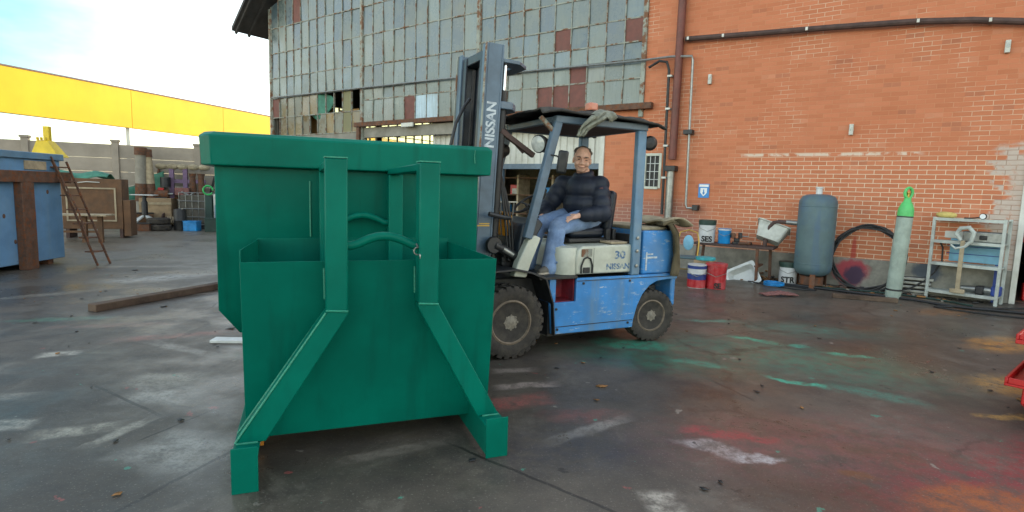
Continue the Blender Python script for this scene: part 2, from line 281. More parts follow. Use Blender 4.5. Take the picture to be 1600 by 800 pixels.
def ground_mat():
    s = NT('damp_painted_concrete'); P = s.tc.outputs['Object']
    nb = s.noise(.55, 6, .62); nm = s.noise(2.6, 7, .68); nf = s.noise(14, 6, .7); nx = s.noise(70, 3, .6)
    c = s.mix(s.ramp(nb, .32, .68), rgb('413c36'), rgb('5f574d'))
    c = s.mix(s.ramp(nm, .40, .72, 0., .55), c, rgb('322f2e'))
    c = s.mix(s.ramp(s.noise(1.2, 8, .72, dist=.8), .53, .64, 0., .28), c, rgb('7d776c'))
    c = s.mix(s.ramp(s.noise(.35, 4), .52, .68, 0., .30), c, rgb('54504e'))
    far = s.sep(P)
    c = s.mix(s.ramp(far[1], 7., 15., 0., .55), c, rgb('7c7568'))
    dn = s.n('ShaderNodeTexNoise'); dn.inputs['Scale'].default_value = 2.3; dn.inputs['Detail'].default_value = 6; dn.inputs['Roughness'].default_value = .68; s.l(P, dn.inputs['Vector'])
    off = s.vmath('SUBTRACT', dn.outputs['Color'], (.5, .5, .5))
    so = s.n('ShaderNodeVectorMath', operation='SCALE'); s.l(off, so.inputs[0]); so.inputs['Scale'].default_value = .42
    Pd = s.vmath('ADD', P, so.outputs[0])
    so2 = s.n('ShaderNodeVectorMath', operation='SCALE'); s.l(off, so2.inputs[0]); so2.inputs['Scale'].default_value = .06
    Pj = s.vmath('ADD', P, so2.outputs[0])
    so4 = s.n('ShaderNodeVectorMath', operation='SCALE'); s.l(off, so4.inputs[0]); so4.inputs['Scale'].default_value = .16
    Ps = s.vmath('ADD', P, so4.outputs[0])
    mott = s.math('MULTIPLY', s.ramp(s.noise(7, 7, .75), .36, .60, .15, 1.), s.ramp(s.noise(45, 4, .7), .30, .55, .35, 1.))
    def local(src, x, y, hl, hw, a):
        mp = s.n('ShaderNodeMapping', vector_type='TEXTURE'); s.l(src, mp.inputs[0])
        mp.inputs['Location'].default_value = (x, y, 0); mp.inputs['Rotation'].default_value = (0, 0, R(a)); mp.inputs['Scale'].default_value = (hl, hw, 1)
        return s.vmath('MULTIPLY', mp.outputs[0], (1, 1, 0))
    for (x, y, hl, hw, a, col, st) in STAINS_AND_SHADE:
        soft = hl > .7
        if int(col[0:2], 16) > 0x88 and hl < .7 and x < 1.0:
            q = s.sep(s.vmath('ABSOLUTE', local(Ps, x, y, hl, max(hw, .05), a + (8 if a < 0 else 0)))); d = s.math('MAXIMUM', q[0], q[1])
        else: d = s.vmath('LENGTH', local(Pd, x, y, hl, max(hw, .05), a))
        m = s.math('MULTIPLY', s.ramp(d, 1.25, .1 if soft else .45, 0., min(.95, st * (1.12 if x < .2 and int(col[0:2], 16) > 0x88 else 1.0))), mott)
        c = s.mix(m, c, rgb(col))
    for (x, y, hl, hw, a) in JOINTS:
        d = s.sep(s.vmath('ABSOLUTE', local(Pj, x, y, hl, hw, a)))
        m = s.ramp(s.math('MAXIMUM', d[0], d[1]), 1.1, .8, 0., .7)
        c = s.mix(m, c, rgb('201e1c'))
    vo = s.n('ShaderNodeTexVoronoi', feature='DISTANCE_TO_EDGE'); s.l(Pd, vo.inputs['Vector']); vo.inputs['Scale'].default_value = .42
    ck = s.math('MULTIPLY', s.ramp(vo.outputs['Distance'], .012, .004), s.ramp(nb, .45, .6, 0., .6))
    c = s.mix(ck, c, rgb('211e1b'))
    v2 = s.n('ShaderNodeTexVoronoi'); s.l(Pd, v2.inputs['Vector']); v2.inputs['Scale'].default_value = 9.; sc3 = s.sep(v2.outputs['Color'])
    dots = s.math('MULTIPLY', s.ramp(s.math('SUBTRACT', v2.outputs['Distance'], s.math('MULTIPLY', sc3[1], .22)), .03, -.02), s.ramp(sc3[0], .72, .74, 0., .75))
    c = s.mix(dots, c, s.mix(s.ramp(sc3[2], .60, .62), s.mix(s.ramp(sc3[2], .30, .32), rgb('2b2826'), rgb('8d867c')), s.mix(s.ramp(sc3[2], .80, .82), rgb('3f8a76'), rgb('8a4a46'))))
    c = s.mix(s.ramp(nf, .58, .75, 0., .40), c, rgb('2c2a28'))
    c = s.mix(s.ramp(nx, .58, .72, 0., .40), c, rgb('9a948a'))
    c = s.mix(s.ramp(s.noise(120, 2, .5), .60, .70, 0., .45), c, rgb('2a2826'))
    s.l(c, s.b.inputs['Base Color'])
    wet = s.ramp(s.noise(.8, 5, .6), .40, .62)
    s.l(s.math('ADD', s.math('MULTIPLY', s.math('SUBTRACT', 1., wet), .26), s.math('ADD', .19, s.math('MULTIPLY', nf, .2))), s.b.inputs['Roughness'])
    s.b.inputs['Specular IOR Level'].default_value = .45
    s.bump(s.math('ADD', s.math('MULTIPLY', nf, .6), s.math('MULTIPLY', nm, .8)), .28, .012); return s.m
M['ground'] = ground_mat()

# ------------------------------------------------------------------ mesh builder
class MB:
    def __init__(s): s.v = []; s.f = []; s.mi = []; s.T = None
    def add(s, vs, fs, m=0):
        o = len(s.v)
        for p in vs:
            p = Vector(p); s.v.append(s.T @ p if s.T else p)
        for f in fs: s.f.append([i + o for i in f]); s.mi.append(m)
        return s
    def box(s, x0, x1, y0, y1, z0, z1, m=0):
        return s.add([(x0, y0, z0), (x1, y0, z0), (x1, y1, z0), (x0, y1, z0), (x0, y0, z1), (x1, y0, z1), (x1, y1, z1), (x0, y1, z1)],
                     [(0, 3, 2, 1), (4, 5, 6, 7), (0, 1, 5, 4), (1, 2, 6, 5), (2, 3, 7, 6), (3, 0, 4, 7)], m)
    def prism(s, poly, ax, a, b, m=0):
        mk = {'x': lambda p, t: (t, p[0], p[1]), 'y': lambda p, t: (p[0], t, p[1]), 'z': lambda p, t: (p[0], p[1], t)}[ax]
        n = len(poly)
        return s.add([mk(p, a) for p in poly] + [mk(p, b) for p in poly],
                     [tuple(range(n)), tuple(range(2 * n - 1, n - 1, -1))] + [(i, (i + 1) % n, n + (i + 1) % n, n + i) for i in range(n)], m)
    def tube(s, pts, r, n=8, m=0, closed=False):
        pts = [Vector(p) for p in pts]; k = len(pts)
        rs = r if isinstance(r, (list, tuple)) else [r] * k
        up = None; vs = []
        for i, p in enumerate(pts):
            a = pts[(i - 1) % k] if closed or i > 0 else p; b = pts[(i + 1) % k] if closed or i < k - 1 else p
            t = (b - a).normalized() if (b - a).length > 1e-9 else Vector((0, 0, 1))
            if up is None: up = t.orthogonal().normalized()
            up = (up - t * up.dot(t)); up = up.normalized() if up.length > 1e-6 else t.orthogonal().normalized()
            w_ = t.cross(up)
            for j in range(n):
                an = 2 * math.pi * j / n; vs.append(p + (up * math.cos(an) + w_ * math.sin(an)) * rs[i])
        fs = []
        for i in range(k if closed else k - 1):
            for j in range(n):
                a0 = i * n + j; a1 = i * n + (j + 1) % n; b0 = ((i + 1) % k) * n; fs.append((a0, a1, b0 + (j + 1) % n, b0 + j))
        if not closed: fs += [tuple(range(n - 1, -1, -1)), tuple(range((k - 1) * n, k * n))]
        return s.add(vs, fs, m)
    def bar(s, p, q, w_, h, up=(0, 0, 1), m=0):
        p, q, up = Vector(p), Vector(q), Vector(up); t = (q - p).normalized(); sd = t.cross(up).normalized(); u2 = sd.cross(t)
        vs = [e + sd * (w_ / 2 * a) + u2 * (h / 2 * b) for e in (p, q) for a, b in ((-1, -1), (1, -1), (1, 1), (-1, 1))]
        return s.add(vs, [(0, 3, 2, 1), (4, 5, 6, 7), (0, 1, 5, 4), (1, 2, 6, 5), (2, 3, 7, 6), (3, 0, 4, 7)], m)
    def lathe(s, prof, c=(0, 0, 0), ax='z', n=24, m=0):
        c = Vector(c); vs = []; k = len(prof)
        for (r, h) in prof:
            for j in range(n):
                a = 2 * math.pi * j / n; x, y = r * math.cos(a), r * math.sin(a)
                vs.append(c + Vector({'z': (x, y, h), 'y': (x, h, y), 'x': (h, x, y)}[ax]))
        fs = [(i * n + j, i * n + (j + 1) % n, (i + 1) * n + (j + 1) % n, (i + 1) * n + j) for i in range(k - 1) for j in range(n)]
        fs += [tuple(range(n - 1, -1, -1)), tuple(range((k - 1) * n, k * n))]
        return s.add(vs, fs, m)
    def ell(s, c, r, rot=None, nu=16, nv=10, m=0):
        c = Vector(c); r = (r, r, r) if not hasattr(r, '__len__') else r; vs = []
        for i in range(nv + 1):
            ph = math.pi * i / nv
            for j in range(nu):
                a = 2 * math.pi * j / nu
                p = Vector((r[0] * math.sin(ph) * math.cos(a), r[1] * math.sin(ph) * math.sin(a), r[2] * math.cos(ph)))
                vs.append(c + (rot @ p if rot else p))
        fs = [(i * nu + j, (i + 1) * nu + j, (i + 1) * nu + (j + 1) % nu, i * nu + (j + 1) % nu) for i in range(nv) for j in range(nu)]
        return s.add(vs, fs, m)
    def cap(s, p, q, r1, r2, n=12):
        s.tube([p, q], [r1, r2], n); s.ell(p, r1, nu=n, nv=8); s.ell(q, r2, nu=n, nv=8); return s
    def chain(s, pts, rs, n=12):
        for i in range(len(pts) - 1): s.cap(pts[i], pts[i + 1], rs[i], rs[i + 1], n)
        return s
    def sheet(s, fn, nu, nv, m=0):
        vs = [fn(i / nu, j / nv) for i in range(nu + 1) for j in range(nv + 1)]
        return s.add(vs, [(i * (nv + 1) + j, (i + 1) * (nv + 1) + j, (i + 1) * (nv + 1) + j + 1, i * (nv + 1) + j + 1) for i in range(nu) for j in range(nv)], m)
    def build(s, name, mats, parent=None, bevel=0., smooth=35, loc=None, rz=None, solid=0., remesh=0., sm=0, keep=False):
        me = D.meshes.new(name); me.from_pydata([tuple(p) for p in s.v], [], s.f)
        mats = mats if isinstance(mats, (list, tuple)) else [mats]
        for m_ in mats: me.materials.append(m_)
        for p, i in zip(me.polygons, s.mi): p.material_index = i
        bm = bmesh.new(); bm.from_mesh(me)
        if not keep: bmesh.ops.remove_doubles(bm, verts=bm.verts, dist=1e-5)
        bmesh.ops.recalc_face_normals(bm, faces=bm.faces); bm.to_mesh(me); bm.free()
        for p in me.polygons: p.use_smooth = True
        if smooth < 180 and not remesh: me.set_sharp_from_angle(angle=R(smooth))
        o = D.objects.new(name, me); COL.objects.link(o)
        if parent: o.parent = parent
        if loc: o.location = loc
        if rz is not None: o.rotation_euler = (0, 0, rz)
        if solid: d = o.modifiers.new('solid', 'SOLIDIFY'); d.thickness = solid; d.offset = 0
        if remesh:
            d = o.modifiers.new('remesh', 'REMESH'); d.mode = 'VOXEL'; d.voxel_size = remesh; d.use_smooth_shade = True
            if sm: e = o.modifiers.new('smooth', 'SMOOTH'); e.iterations = sm; e.factor = .5
        if bevel:
            d = o.modifiers.new('bevel', 'BEVEL'); d.width = bevel; d.segments = 2; d.limit_method = 'ANGLE'; d.angle_limit = R(40); d.harden_normals = False
        return o
def tag(o, label, cat, group=None, kind=None):
    o['label'] = label; o['category'] = cat
    if group: o['group'] = group
    if kind: o['kind'] = kind
    return o
def thing(name, label, cat, loc=(0, 0, 0), rz=0., group=None):
    o = D.objects.new(name, None); COL.objects.link(o); o.location = loc; o.rotation_euler = (0, 0, rz); o.empty_display_size = .2
    return tag(o, label, cat, group)
def copy_tree(o, parent=None):
    c = o.copy(); COL.objects.link(c)
    if parent: c.parent = parent
    for ch in list(o.children): copy_tree(ch, c)
    return c
def text(body, size, mat, parent, name, M4, wrap=None, bold=.0, sx=1.):
    cu = D.curves.new('lettering', 'FONT'); cu.body = body; cu.size = size; cu.align_x = 'CENTER'; cu.align_y = 'CENTER'; cu.offset = bold
    t = D.objects.new('lettering', cu); COL.objects.link(t)
    bpy.context.view_layer.update()
    me = D.meshes.new_from_object(t.evaluated_get(bpy.context.evaluated_depsgraph_get()))
    D.objects.remove(t); D.curves.remove(cu)
    for v in me.vertices:
        x, y = v.co.x * sx, v.co.y
        v.co = M4 @ (Vector((wrap * math.sin(x / wrap), -wrap * math.cos(x / wrap), y)) if wrap else Vector((x, 0, y)))
    me.materials.clear(); me.materials.append(mat)
    o = D.objects.new(name, me); COL.objects.link(o)
    if parent: o.parent = parent
    return o
def arc(c, r, a0, a1, n, plane='xz'):
    out = []
    for i in range(n + 1):
        a = R(a0 + (a1 - a0) * i / n); x, y = r * math.cos(a), r * math.sin(a)
        out.append(Vector(c) + Vector({'xz': (x, 0, y), 'xy': (x, y, 0), 'yz': (0, x, y)}[plane]))
    return out

# ------------------------------------------------------------------ ground
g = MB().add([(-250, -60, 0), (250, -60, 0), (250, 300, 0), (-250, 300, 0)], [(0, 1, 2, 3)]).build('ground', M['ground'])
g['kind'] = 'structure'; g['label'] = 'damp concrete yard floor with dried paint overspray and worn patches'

# ------------------------------------------------------------------ buildings (frame: x along the wall, y into the building)
W0 = (7.177, 10.102, 0); WR = -R(35.4)
def wall_pt(t, d, z=0):
    c, s_ = math.cos(WR), math.sin(WR); return Vector((W0[0] + t * c - d * s_, W0[1] + t * s_ + d * c, z))
ws = thing('brick_workshop', 'orange brick workshop wall with rusty pipes, small barred window and white door frame', 'building', W0, WR)
H = 7.2
b = MB()
# wall pieces round a window (t -5.14..-4.75, z 1.80..2.55) and the door (t 1.26..2.30, z 0..2.25)
T = .32
b.box(-5.25, -5.14, 0, T, .55, H).box(-5.14, -4.75, 0, T, .55, 1.8).box(-5.14, -4.75, 0, T, 2.55, H).box(-4.75, 1.50, 0, T, .55, H)
b.box(1.50, 2.50, 0, T, 2.25, H).box(2.50, 7, 0, T, .55, H)
b.build('wall', M['brick'], ws)
MB().box(-5.25, 1.50, -.012, T, 0, .55).box(2.50, 7, -.012, T, 0, .55).build('plinth', M['plinthw'], ws, bevel=.006)
MB().box(-5.25, 7, T + .002, 9, H - .25, H).build('roof', M['roofd'], ws)
MB().box(-5.25, -4.95, T + .002, 9, 0, H - .26).box(6.7, 7, T + .002, 9, 0, H - .26).box(-4.94, 6.69, 8.7, 9, 0, H - .26).build('rear_wall', M['brownint'], ws)
MB().box(-4.94, 6.69, T + .003, 8.69, .0, .012).build('floor', M['brownint'], ws)
f = MB().box(-5.16, -5.10, -.02, .08, 1.78, 2.57).box(-4.79, -4.73, -.02, .08, 1.78, 2.57).box(-5.10, -4.79, -.02, .08, 2.51, 2.57).box(-5.10, -4.79, -.03, .10, 1.76, 1.82).build('window', M['white'], ws, bevel=.004)
MB().box(-5.11, -4.78, .05, .06, 1.8, 2.53).build('pane', M['dark'], f)
bb = MB()
for z in (1.98, 2.16, 2.34): bb.tube([(-5.10, .01, z), (-4.79, .01, z)], .009)
for x in (-5.0, -4.89): bb.tube([(x, .0, 1.82), (x, .0, 2.51)], .009)
bb.build('bars', M['white2'], f)
MB().box(1.42, 1.50, -.04, .34, 0, 2.33).box(2.50, 2.58, -.04, .34, 0, 2.33).box(1.50, 2.50, -.04, .34, 2.25, 2.33).build('door_frame', M['panelwhite'], ws, bevel=.005)
MB().tube([(-4.43, -.12, H), (-4.45, -.12, 2.42)], .085, 14).build('drainpipe', M['brownpaint'], ws)
dp = MB().tube([(-4.46, -.13, 2.22), (-4.46, -.13, .3)], .085, 14).build('lower_drainpipe', M['steel'], ws)
MB().box(-4.58, -4.34, -.24, -.02, 2.16, 2.28).build('hopper_head', M['dark'], dp, bevel=.01)
bp = [(-4.32, -.13, 4.97), (-3.2, -.13, 4.91), (-1.57, -.13, 4.83), (-.28, -.13, 4.75), (.5, -.13, 4.66), (1.3, -.13, 4.52), (2.6, -.13, 4.3)]
bp = [Vector(p) for p in bp]
pipe = MB().tube(bp, .055, 10).build('rusty_wall_pipe', M['darkrust'], ws)
for k, t_ in enumerate((.05, .55, 1.35, 2.35, 3.3)):
    i = min(int(t_ * 1.3), 5); p = bp[i].lerp(bp[i + 1], (t_ * 1.3) % 1)
    MB().box(p.x - .02, p.x + .02, -.2, 0, p.z - .03, p.z + .03).build('clamp', M['panelwhite'], pipe)
for (t_, z) in ((-3.77, 4.10), (-1.09, 2.95), (1.0, 4.20)):
    lf = MB().box(t_ - .035, t_ + .035, -.07, 0, z - .10, z + .10).build('wall_bracket', M['panelwhite'], ws, bevel=.008)
    MB().box(t_ - .022, t_ + .022, -.075, -.07, z - .02, z + .08).build('cover', M['steel'], lf)
# conduit running from the hall front to the workshop, then down
cd = thing('conduit_pipe', 'thin grey conduit running along the glazing and down the brick wall beside the drainpipe', 'pipe', wall_pt(-4.14, -.16), WR)
co = -4.14
MB().tube([(-20 - co, .04, 4.84), (-11.5 - co, .04, 4.76), (-5.4 - co, .04, 4.63), (-4.6 - co, .0, 4.63), (0, .0, 4.59), (.02, 0, 4.5), (.07, 0, 1.45), (.1, 0, 1.37), (.26, 0, 1.37)], .026, 8).build('pipe', M['steel'], cd)
MB().tube([(-5.1 - co, .0, 4.45), (-4.85 - co, -.02, 4.56), (-4.68 - co, -.02, 4.52), (-4.63 - co, 0, 4.35), (-4.60 - co, 0, 1.2)], .03, 8).build('hose', M['dark'], cd)
MB().box(.22, .34, -.05, .12, 1.32, 1.44).build('junction_box', M['dark'], cd, bevel=.01)
MB().box(-.08, .12, -.05, .12, 2.95, 3.05).build('bracket', M['dark'], cd, bevel=.01)
for z in (2.0, 2.7, 3.5, 4.2): MB().box(-4.65 - co, -4.55 - co, -.04, .1, z, z + .04).build('clip', M['panelwhite'], cd)

# ---- hall with glazed gable
hl = thing('factory_hall', 'old gabled factory hall with dirty multi-pane glazing and rusty gate rail', 'building', tuple(wall_pt(-12.7, 0)), WR)
hx = 12.7
def roofz(t):
    P = [(-21.2, 7.25), (-19.95, 8.45), (-18.3, 9.8), (-16, 11.0), (-12.7, 11.6), (-9.4, 11.0), (-7.1, 9.8), (-5.45, 8.45), (-4.2, 7.25)]
    for (a, za), (b_, zb) in zip(P, P[1:]):
        if a <= t <= b_: return za + (zb - za) * (t - a) / (b_ - a)
    return 7.2
BROWN = [(-18.55, 7.75), (-12.82, 4.05), (-7.62, 5.30), (-5.6, 5.5), (-5.6, 5.1), (-8.12, 4.02), (-7.62, 4.02), (-7.12, 4.02), (-5.6, 4.7), (-7.12, 4.4), (-19.7, 4.6)]
PALE = [(-12.3, 4.05), (-11.83, 4.05)]
rows_all = {0: [3.42, 4.10, 4.80, 5.55, 6.45, 7.35, 8.3, 9.3, 10.3, 11.5], 1: [3.64, 4.42, 4.78, 5.50, 6.45, 7.35, 8.3, 9.3, 10.3, 11.6], 2: [3.64, 4.28, 4.70, 5.10, 5.62, 6.25, 7.2, 8.2, 9.2, 10.4]}
bays = [(-20.2, -15.0, 11), (-15.0, -10.12, 10), (-10.12, -5.25, 10)]
random.seed(3)
for bi, (t0, t1, n) in enumerate(bays):
    rows = rows_all[bi]; split = 2
    for part, rr in (('lower', rows[:split + 1]), ('upper', rows[split:])):
        fr = MB(); pn = MB(); tones = []
        t0b, t1b = t0 + .06, t1 - .06; wd = (t1b - t0b) / n
        for k in range(n + 1):
            t = t0b + k * wd; top = min(rr[-1], roofz(t) - .12)
            r_ = .012 if k not in (0, n) else .02
            if top > rr[0]: fr.box(t - r_ + hx, t + r_ + hx, -.03, .03, rr[0], top)
        for z in rr:
            xs = [t0b + k * wd for k in range(n + 1) if z < roofz(t0b + k * wd) - .1]
            if len(xs) > 1: fr.box(min(xs) + hx, max(xs) + hx, -.022, .026, z - .016, z + .016)
        for k in range(n):
            for z0, z1 in zip(rr, rr[1:]):
                a, c_ = t0b + k * wd + .013, t0b + (k + 1) * wd - .013
                za, zc = min(z1 - .017, roofz(a) - .12), min(z1 - .017, roofz(c_) - .12)
                if za < z0 + .05 or zc < z0 + .05: continue
                mt, mz = (a + c_) / 2, (z0 + z1) / 2
                if bi == 0 and part == 'lower' and random.random() < .36: continue      # pane gone
                mi = 0; tone = random.choice(['64767c', '6a7b80', '5b6c76', '72817f', '60747c', '768380', '5f6f70'])
                if bi == 0 and part == 'lower': tone = random.choice(['6f6b58', '5d5b4e', '8a7650', '4f4f46', '6a6f66'])
                if part == 'lower' and bi > 0: tone = random.choice(['76827c', '848a84', '6c7a78'])
                if any(a < bt < c_ and z0 < bz < z1 for bt, bz in BROWN): mi = 1
                if any(a < bt < c_ and z0 < bz < z1 for bt, bz in PALE): tone = 'a9c4d2'
                if bi == 0 and part == 'lower' and k == 9: mi = 2
                tl = random.uniform(-.018, .018); tw = random.uniform(-.014, .014)
                nb_ = len(pn.f)
                z0_ = z0 + .017
                pn.add([(a + hx, .0 + tl, z0_), (c_ + hx, tw, z0_), (c_ + hx, -tl, zc), (a + hx, -tw, za)], [(0, 1, 2, 3)], mi); tones.append(tone)
        if not pn.f: continue
        wi = fr.build('window', M['frame'], hl)
        po = pn.build('pane', [M['pane'], M['brownpaint'], M['frost']], wi, smooth=180, keep=True)
        for p in po.data.polygons: p.use_smooth = False
        ca = po.data.color_attributes.new('tone', 'FLOAT_COLOR', 'CORNER')
        for p, tn in zip(po.data.polygons, tones):
            c_ = rgb(tn); q = random.uniform(.8, 1.15)
            for li in p.loop_indices: ca.data[li].color = (c_[0] * q * .8, c_[1] * q * .8, c_[2] * q * .82, 1)
        so_ = po.modifiers.new('solid', 'SOLIDIFY'); so_.thickness = .004
for t in (-20.23, -15.0, -10.12, -5.29):
    MB().box(t - .055 + hx, t + .055 + hx, -.05, .12, 0 if t in (-20.23, -15.0) else 3.4, roofz(t) - .1).build('post', M['frame'], hl, bevel=.006)
# torn green netting in the broken bay
MB().sheet(lambda u, v: (-18.3 + hx + 1.6 * u + .2 * v, .05 + .05 * math.sin(9 * u), 5.05 - 1.0 * v * math.sin(math.pi * min(1, u * .7 + .25)) - .35 * u), 14, 8).build('torn_net', M['tarpg'], hl, solid=.006)
MB().box(-18.6 + hx, -17.2 + hx, .5, .54, 3.3, 4.4).box(-17.0 + hx, -15.9 + hx, .6, .64, 3.2, 4.3).build('inner_board', M['board'], hl)
# wall under the broken bay, gate rail, gate parts
MB().box(-20.2 + hx, -15.06 + hx, .0, .25, 0, 3.40).build('low_wall', M['wall_grey'], hl)
MB().box(-5.25 - .95, -5.26, .02, .35, 0, 3.60).build('brick_pier', M['brick'], hl, loc=(hx, 0, 0))
rail = MB().box(-15.25 + hx, -5.0 + hx, -.16, -.02, 3.56, 3.70).build('gate_rail', M['rust'], hl, bevel=.008)
MB().box(-12.95 + hx, -12.45 + hx, -.22, -.165, 3.46, 3.58).build('rail_light', M['panelwhite'], rail, bevel=.01)
MB().box(-15.06 + hx, -6.2 + hx, .02, .2, 3.22, 3.54).build('lintel', M['wall_grey'], hl)
MB().box(-15.14 + hx, -15.0 + hx, -.14, -.06, 0, 3.55).build('gate_post', M['rust'], hl, bevel=.006)
gp = MB()
pts = []
xx = -12.1 + hx
poly = []
while xx < -6.3 + hx:
    poly += [(xx, .30), (xx + .09, .30), (xx + .11, .335), (xx + .18, .335)]; xx += .2
gp.prism(poly + [(p[0], p[1] + .012) for p in reversed(poly)], 'z', 2.36, 3.24)
gp.build('gate_panel', M['panelwhite'], hl)
MB().box(-12.2 + hx, -6.25 + hx, .2, .36, 2.22, 2.36).build('gate_beam', M['slate'], hl, bevel=.005)
MB().box(-6.3 + hx, -6.18 + hx, -.02, .1, 0, 3.2).build('white_post', M['panelwhite'], hl, bevel=.005)
for t in (-12.2, -9.4): MB().box(t - .05 + hx, t + .05 + hx, .2, .3, 0, 2.22).build('gate_leg', M['slate'], hl, bevel=.005)
# hall shell
DP = 15.
MB().box(-20.2 + hx, -5.3 + hx, .3, DP, 0, .012).build('floor', M['intf'], hl)
MB().box(-20.3 + hx, -20.05 + hx, .13, DP, 0, 2.2).box(-20.3 + hx, -20.05 + hx, .13, DP, 4.9, 7.9).box(-20.3 + hx, -20.05 + hx, .13, 2.4, 2.201, 4.899).box(-20.3 + hx, -20.05 + hx, 13.0, DP, 2.201, 4.899).box(-5.25 + hx - .1, -5.25 + hx, .36, DP, 0, 7.9).build('side_wall', M['intw'], hl)
MB().box(-20.0 + hx, -5.4 + hx, DP - .2, DP, 0, 11.3).build('end_wall', M['intw'], hl)
sg_ = MB().box(-20.18 + hx, -20.176 + hx, 2.4, 13.0, 2.2, 4.9).build('side_glazing', M['clear'], hl)
sm_ = MB(); y = 2.5
while y < 13: sm_.box(-20.22 + hx, -20.14 + hx, y - .02, y + .02, 2.2, 4.9); y += .55
for y in (5.0, 9.8): sm_.box(-20.26 + hx, -20.10 + hx, y + .06, y + .34, 2.2, 4.9)
for z in (3.1, 4.0): sm_.box(-20.215 + hx, -20.145 + hx, 2.4, 13, z - .015, z + .015)
sm_.build('mullion', M['darkrust'], sg_)
rp = [(-21.2, 7.25), (-19.95, 8.45), (-18.3, 9.8), (-16, 11.0), (-12.7, 11.6), (-9.4, 11.0), (-7.1, 9.8), (-5.45, 8.45), (-4.2, 7.25)]
rpoly = [(a + hx, z + .12) for a, z in rp] + [(a + hx, z - .02) for a, z in reversed(rp)]
rf = MB().prism(rpoly, 'y', -.95, DP + .5).build('roof', M['roofd'], hl, smooth=60)
rb = MB()
for y in (-.8, -.3):
    for (a, za), (b_, zb) in zip(rp, rp[1:]): rb.bar((a + hx, y, za - .08), (b_ + hx, y, zb - .08), .07, .1)
rb.build('rafter', M['roofd'], rf)

# ---- concrete yard fence
fd = Vector((.926, .376, 0)).normalized(); fa = math.atan2(fd.y, fd.x); F0 = Vector((-16.9, 18.5, 0))
fc = thing('concrete_fence', 'tall grey concrete panel fence closing the yard at the back', 'fence', tuple(F0), fa)
for k in range(-6, 4):
    s_ = .76 + 2.5 * k
    if k < 3:
        pb = MB()
        for r_ in range(6): pb.box(s_ + .09, s_ + 2.41, -.03, .04, .0 + .47 * r_, .465 + .47 * r_)
        pb.build('panel', M['fencec'], fc, bevel=.008)
    MB().box(s_ - .10, s_ + .10, -.10, .10, 0, 2.9).box(s_ - .13, s_ + .13, -.13, .13, 2.9, 2.98).build('post', M['fencec'], fc, bevel=.01)
# ---- long yellow fascia behind the fence
yd = Vector((.29, .957, 0)).normalized()
yc = thing('yellow_canopy', 'long bright yellow canopy fascia rising behind the concrete fence', 'canopy', (-20, 22, 0), math.atan2(yd.y, yd.x))
for k in range(-3, 9):
    MB().box(5.6 * k + .01, 5.6 * k + 5.59, 0, .35, 4.08, 5.86).build('fascia_panel', M['yellow'], yc)
MB().box(-17, 51, -.03, .38, 5.86, 5.92).build('cap_strip', M['darkrust'], yc)
for k in range(-3, 10): MB().box(5.6 * k - .12, 5.6 * k + .12, .05, .3, 0, 4.08).build('column', M['panelwhite'], yc)

# ------------------------------------------------------------------ green skip on its frame
BR = R(20.5)
sk = thing('green_skip', 'large freshly painted green steel skip with front chute and splayed lifting frame', 'skip', (-1.37, 2.78, 0), BR)
G = M['green']
def skin_panel(b_, n='panel', parent=sk, bev=.006): return b_.build(n, G, parent, bevel=bev)
# chute box in front
ch = MB().prism([(.27, 1.19), (.278, 1.19), (.40, .13), (.392, .13)], 'x', -.02, 1.46).build('front_plate', G, sk, bevel=.002)
MB().prism([(.396, .13), (1.55, .17), (1.55, 1.20), (.279, 1.255), (.279, 1.18)], 'x', -.022, -.014).build('side_plate', G, sk, bevel=.002)
MB().prism([(.396, .13), (1.55, .17), (1.55, 1.18), (.279, 1.189)], 'x', 1.452, 1.46).build('side_plate', G, sk, bevel=.002)
MB().box(-.02, 1.46, 1.55, 1.558, .17, 1.21).build('back_plate', G, sk, bevel=.002)
MB().box(-.013, 1.451, .41, 1.549, .19, .20).build('floor_plate', G, sk)
# body with chamfered foot, open top
A0, A1, D0, D1 = -.30, 1.72, 1.575, 2.5
def ring(ins, z, di=0): return [(A0 + ins, D0 + di + ins * .9, z), (A1 - ins, D0 + di + ins * .9, z), (A1 - ins, D1 - ins, z), (A0 + ins, D1 - ins, z)]
body = MB(); vs = ring(0, 1.76) + ring(0, .66) + ring(.13, .45) + ring(.012, 1.76) + ring(.012, .68) + ring(.135, .46)
fs = []
for a in (0, 4):
    for i in range(4): fs.append((a + i, a + (i + 1) % 4, a + 4 + (i + 1) % 4, a + 4 + i))
for a in (12, 16):
    for i in range(4): fs.append((a + i, a + 4 + i, a + 4 + (i + 1) % 4, a + (i + 1) % 4))
fs += [(8, 9, 10, 11), (20, 23, 22, 21)] + [(i, 12 + i, 12 + (i + 1) % 4, (i + 1) % 4) for i in range(4)]
body.add(vs, fs); body.build('hopper_body', G, sk, bevel=.012)
# flared rim
def rimring(out, z): return [(A0 - out + .08, D0 - out, z), (A1 + out, D0 - out, z), (A1 + out, D1 + out, z), (A0 - out, D1 + out, z), (A0 - out, D0 - out + .10, z)]
vs = rimring(.005, 1.735) + rimring(.085, 1.745) + rimring(.095, 1.955) + rimring(.06, 1.985) + rimring(-.02, 1.97) + rimring(-.02, 1.735)
fs = [(a * 5 + i, a * 5 + (i + 1) % 5, ((a + 1) % 6) * 5 + (i + 1) % 5, ((a + 1) % 6) * 5 + i) for a in range(6) for i in range(5)]
rm_ = MB().add(vs, fs).build('rim', G, sk, bevel=.008)
MB().tube([(1.66, D0 - .098, 1.95), (1.655, D0 - .097, 1.9), (1.66, D0 - .096, 1.84)], .004, 6).build('weld_seam', M['greenweld'], rm_)
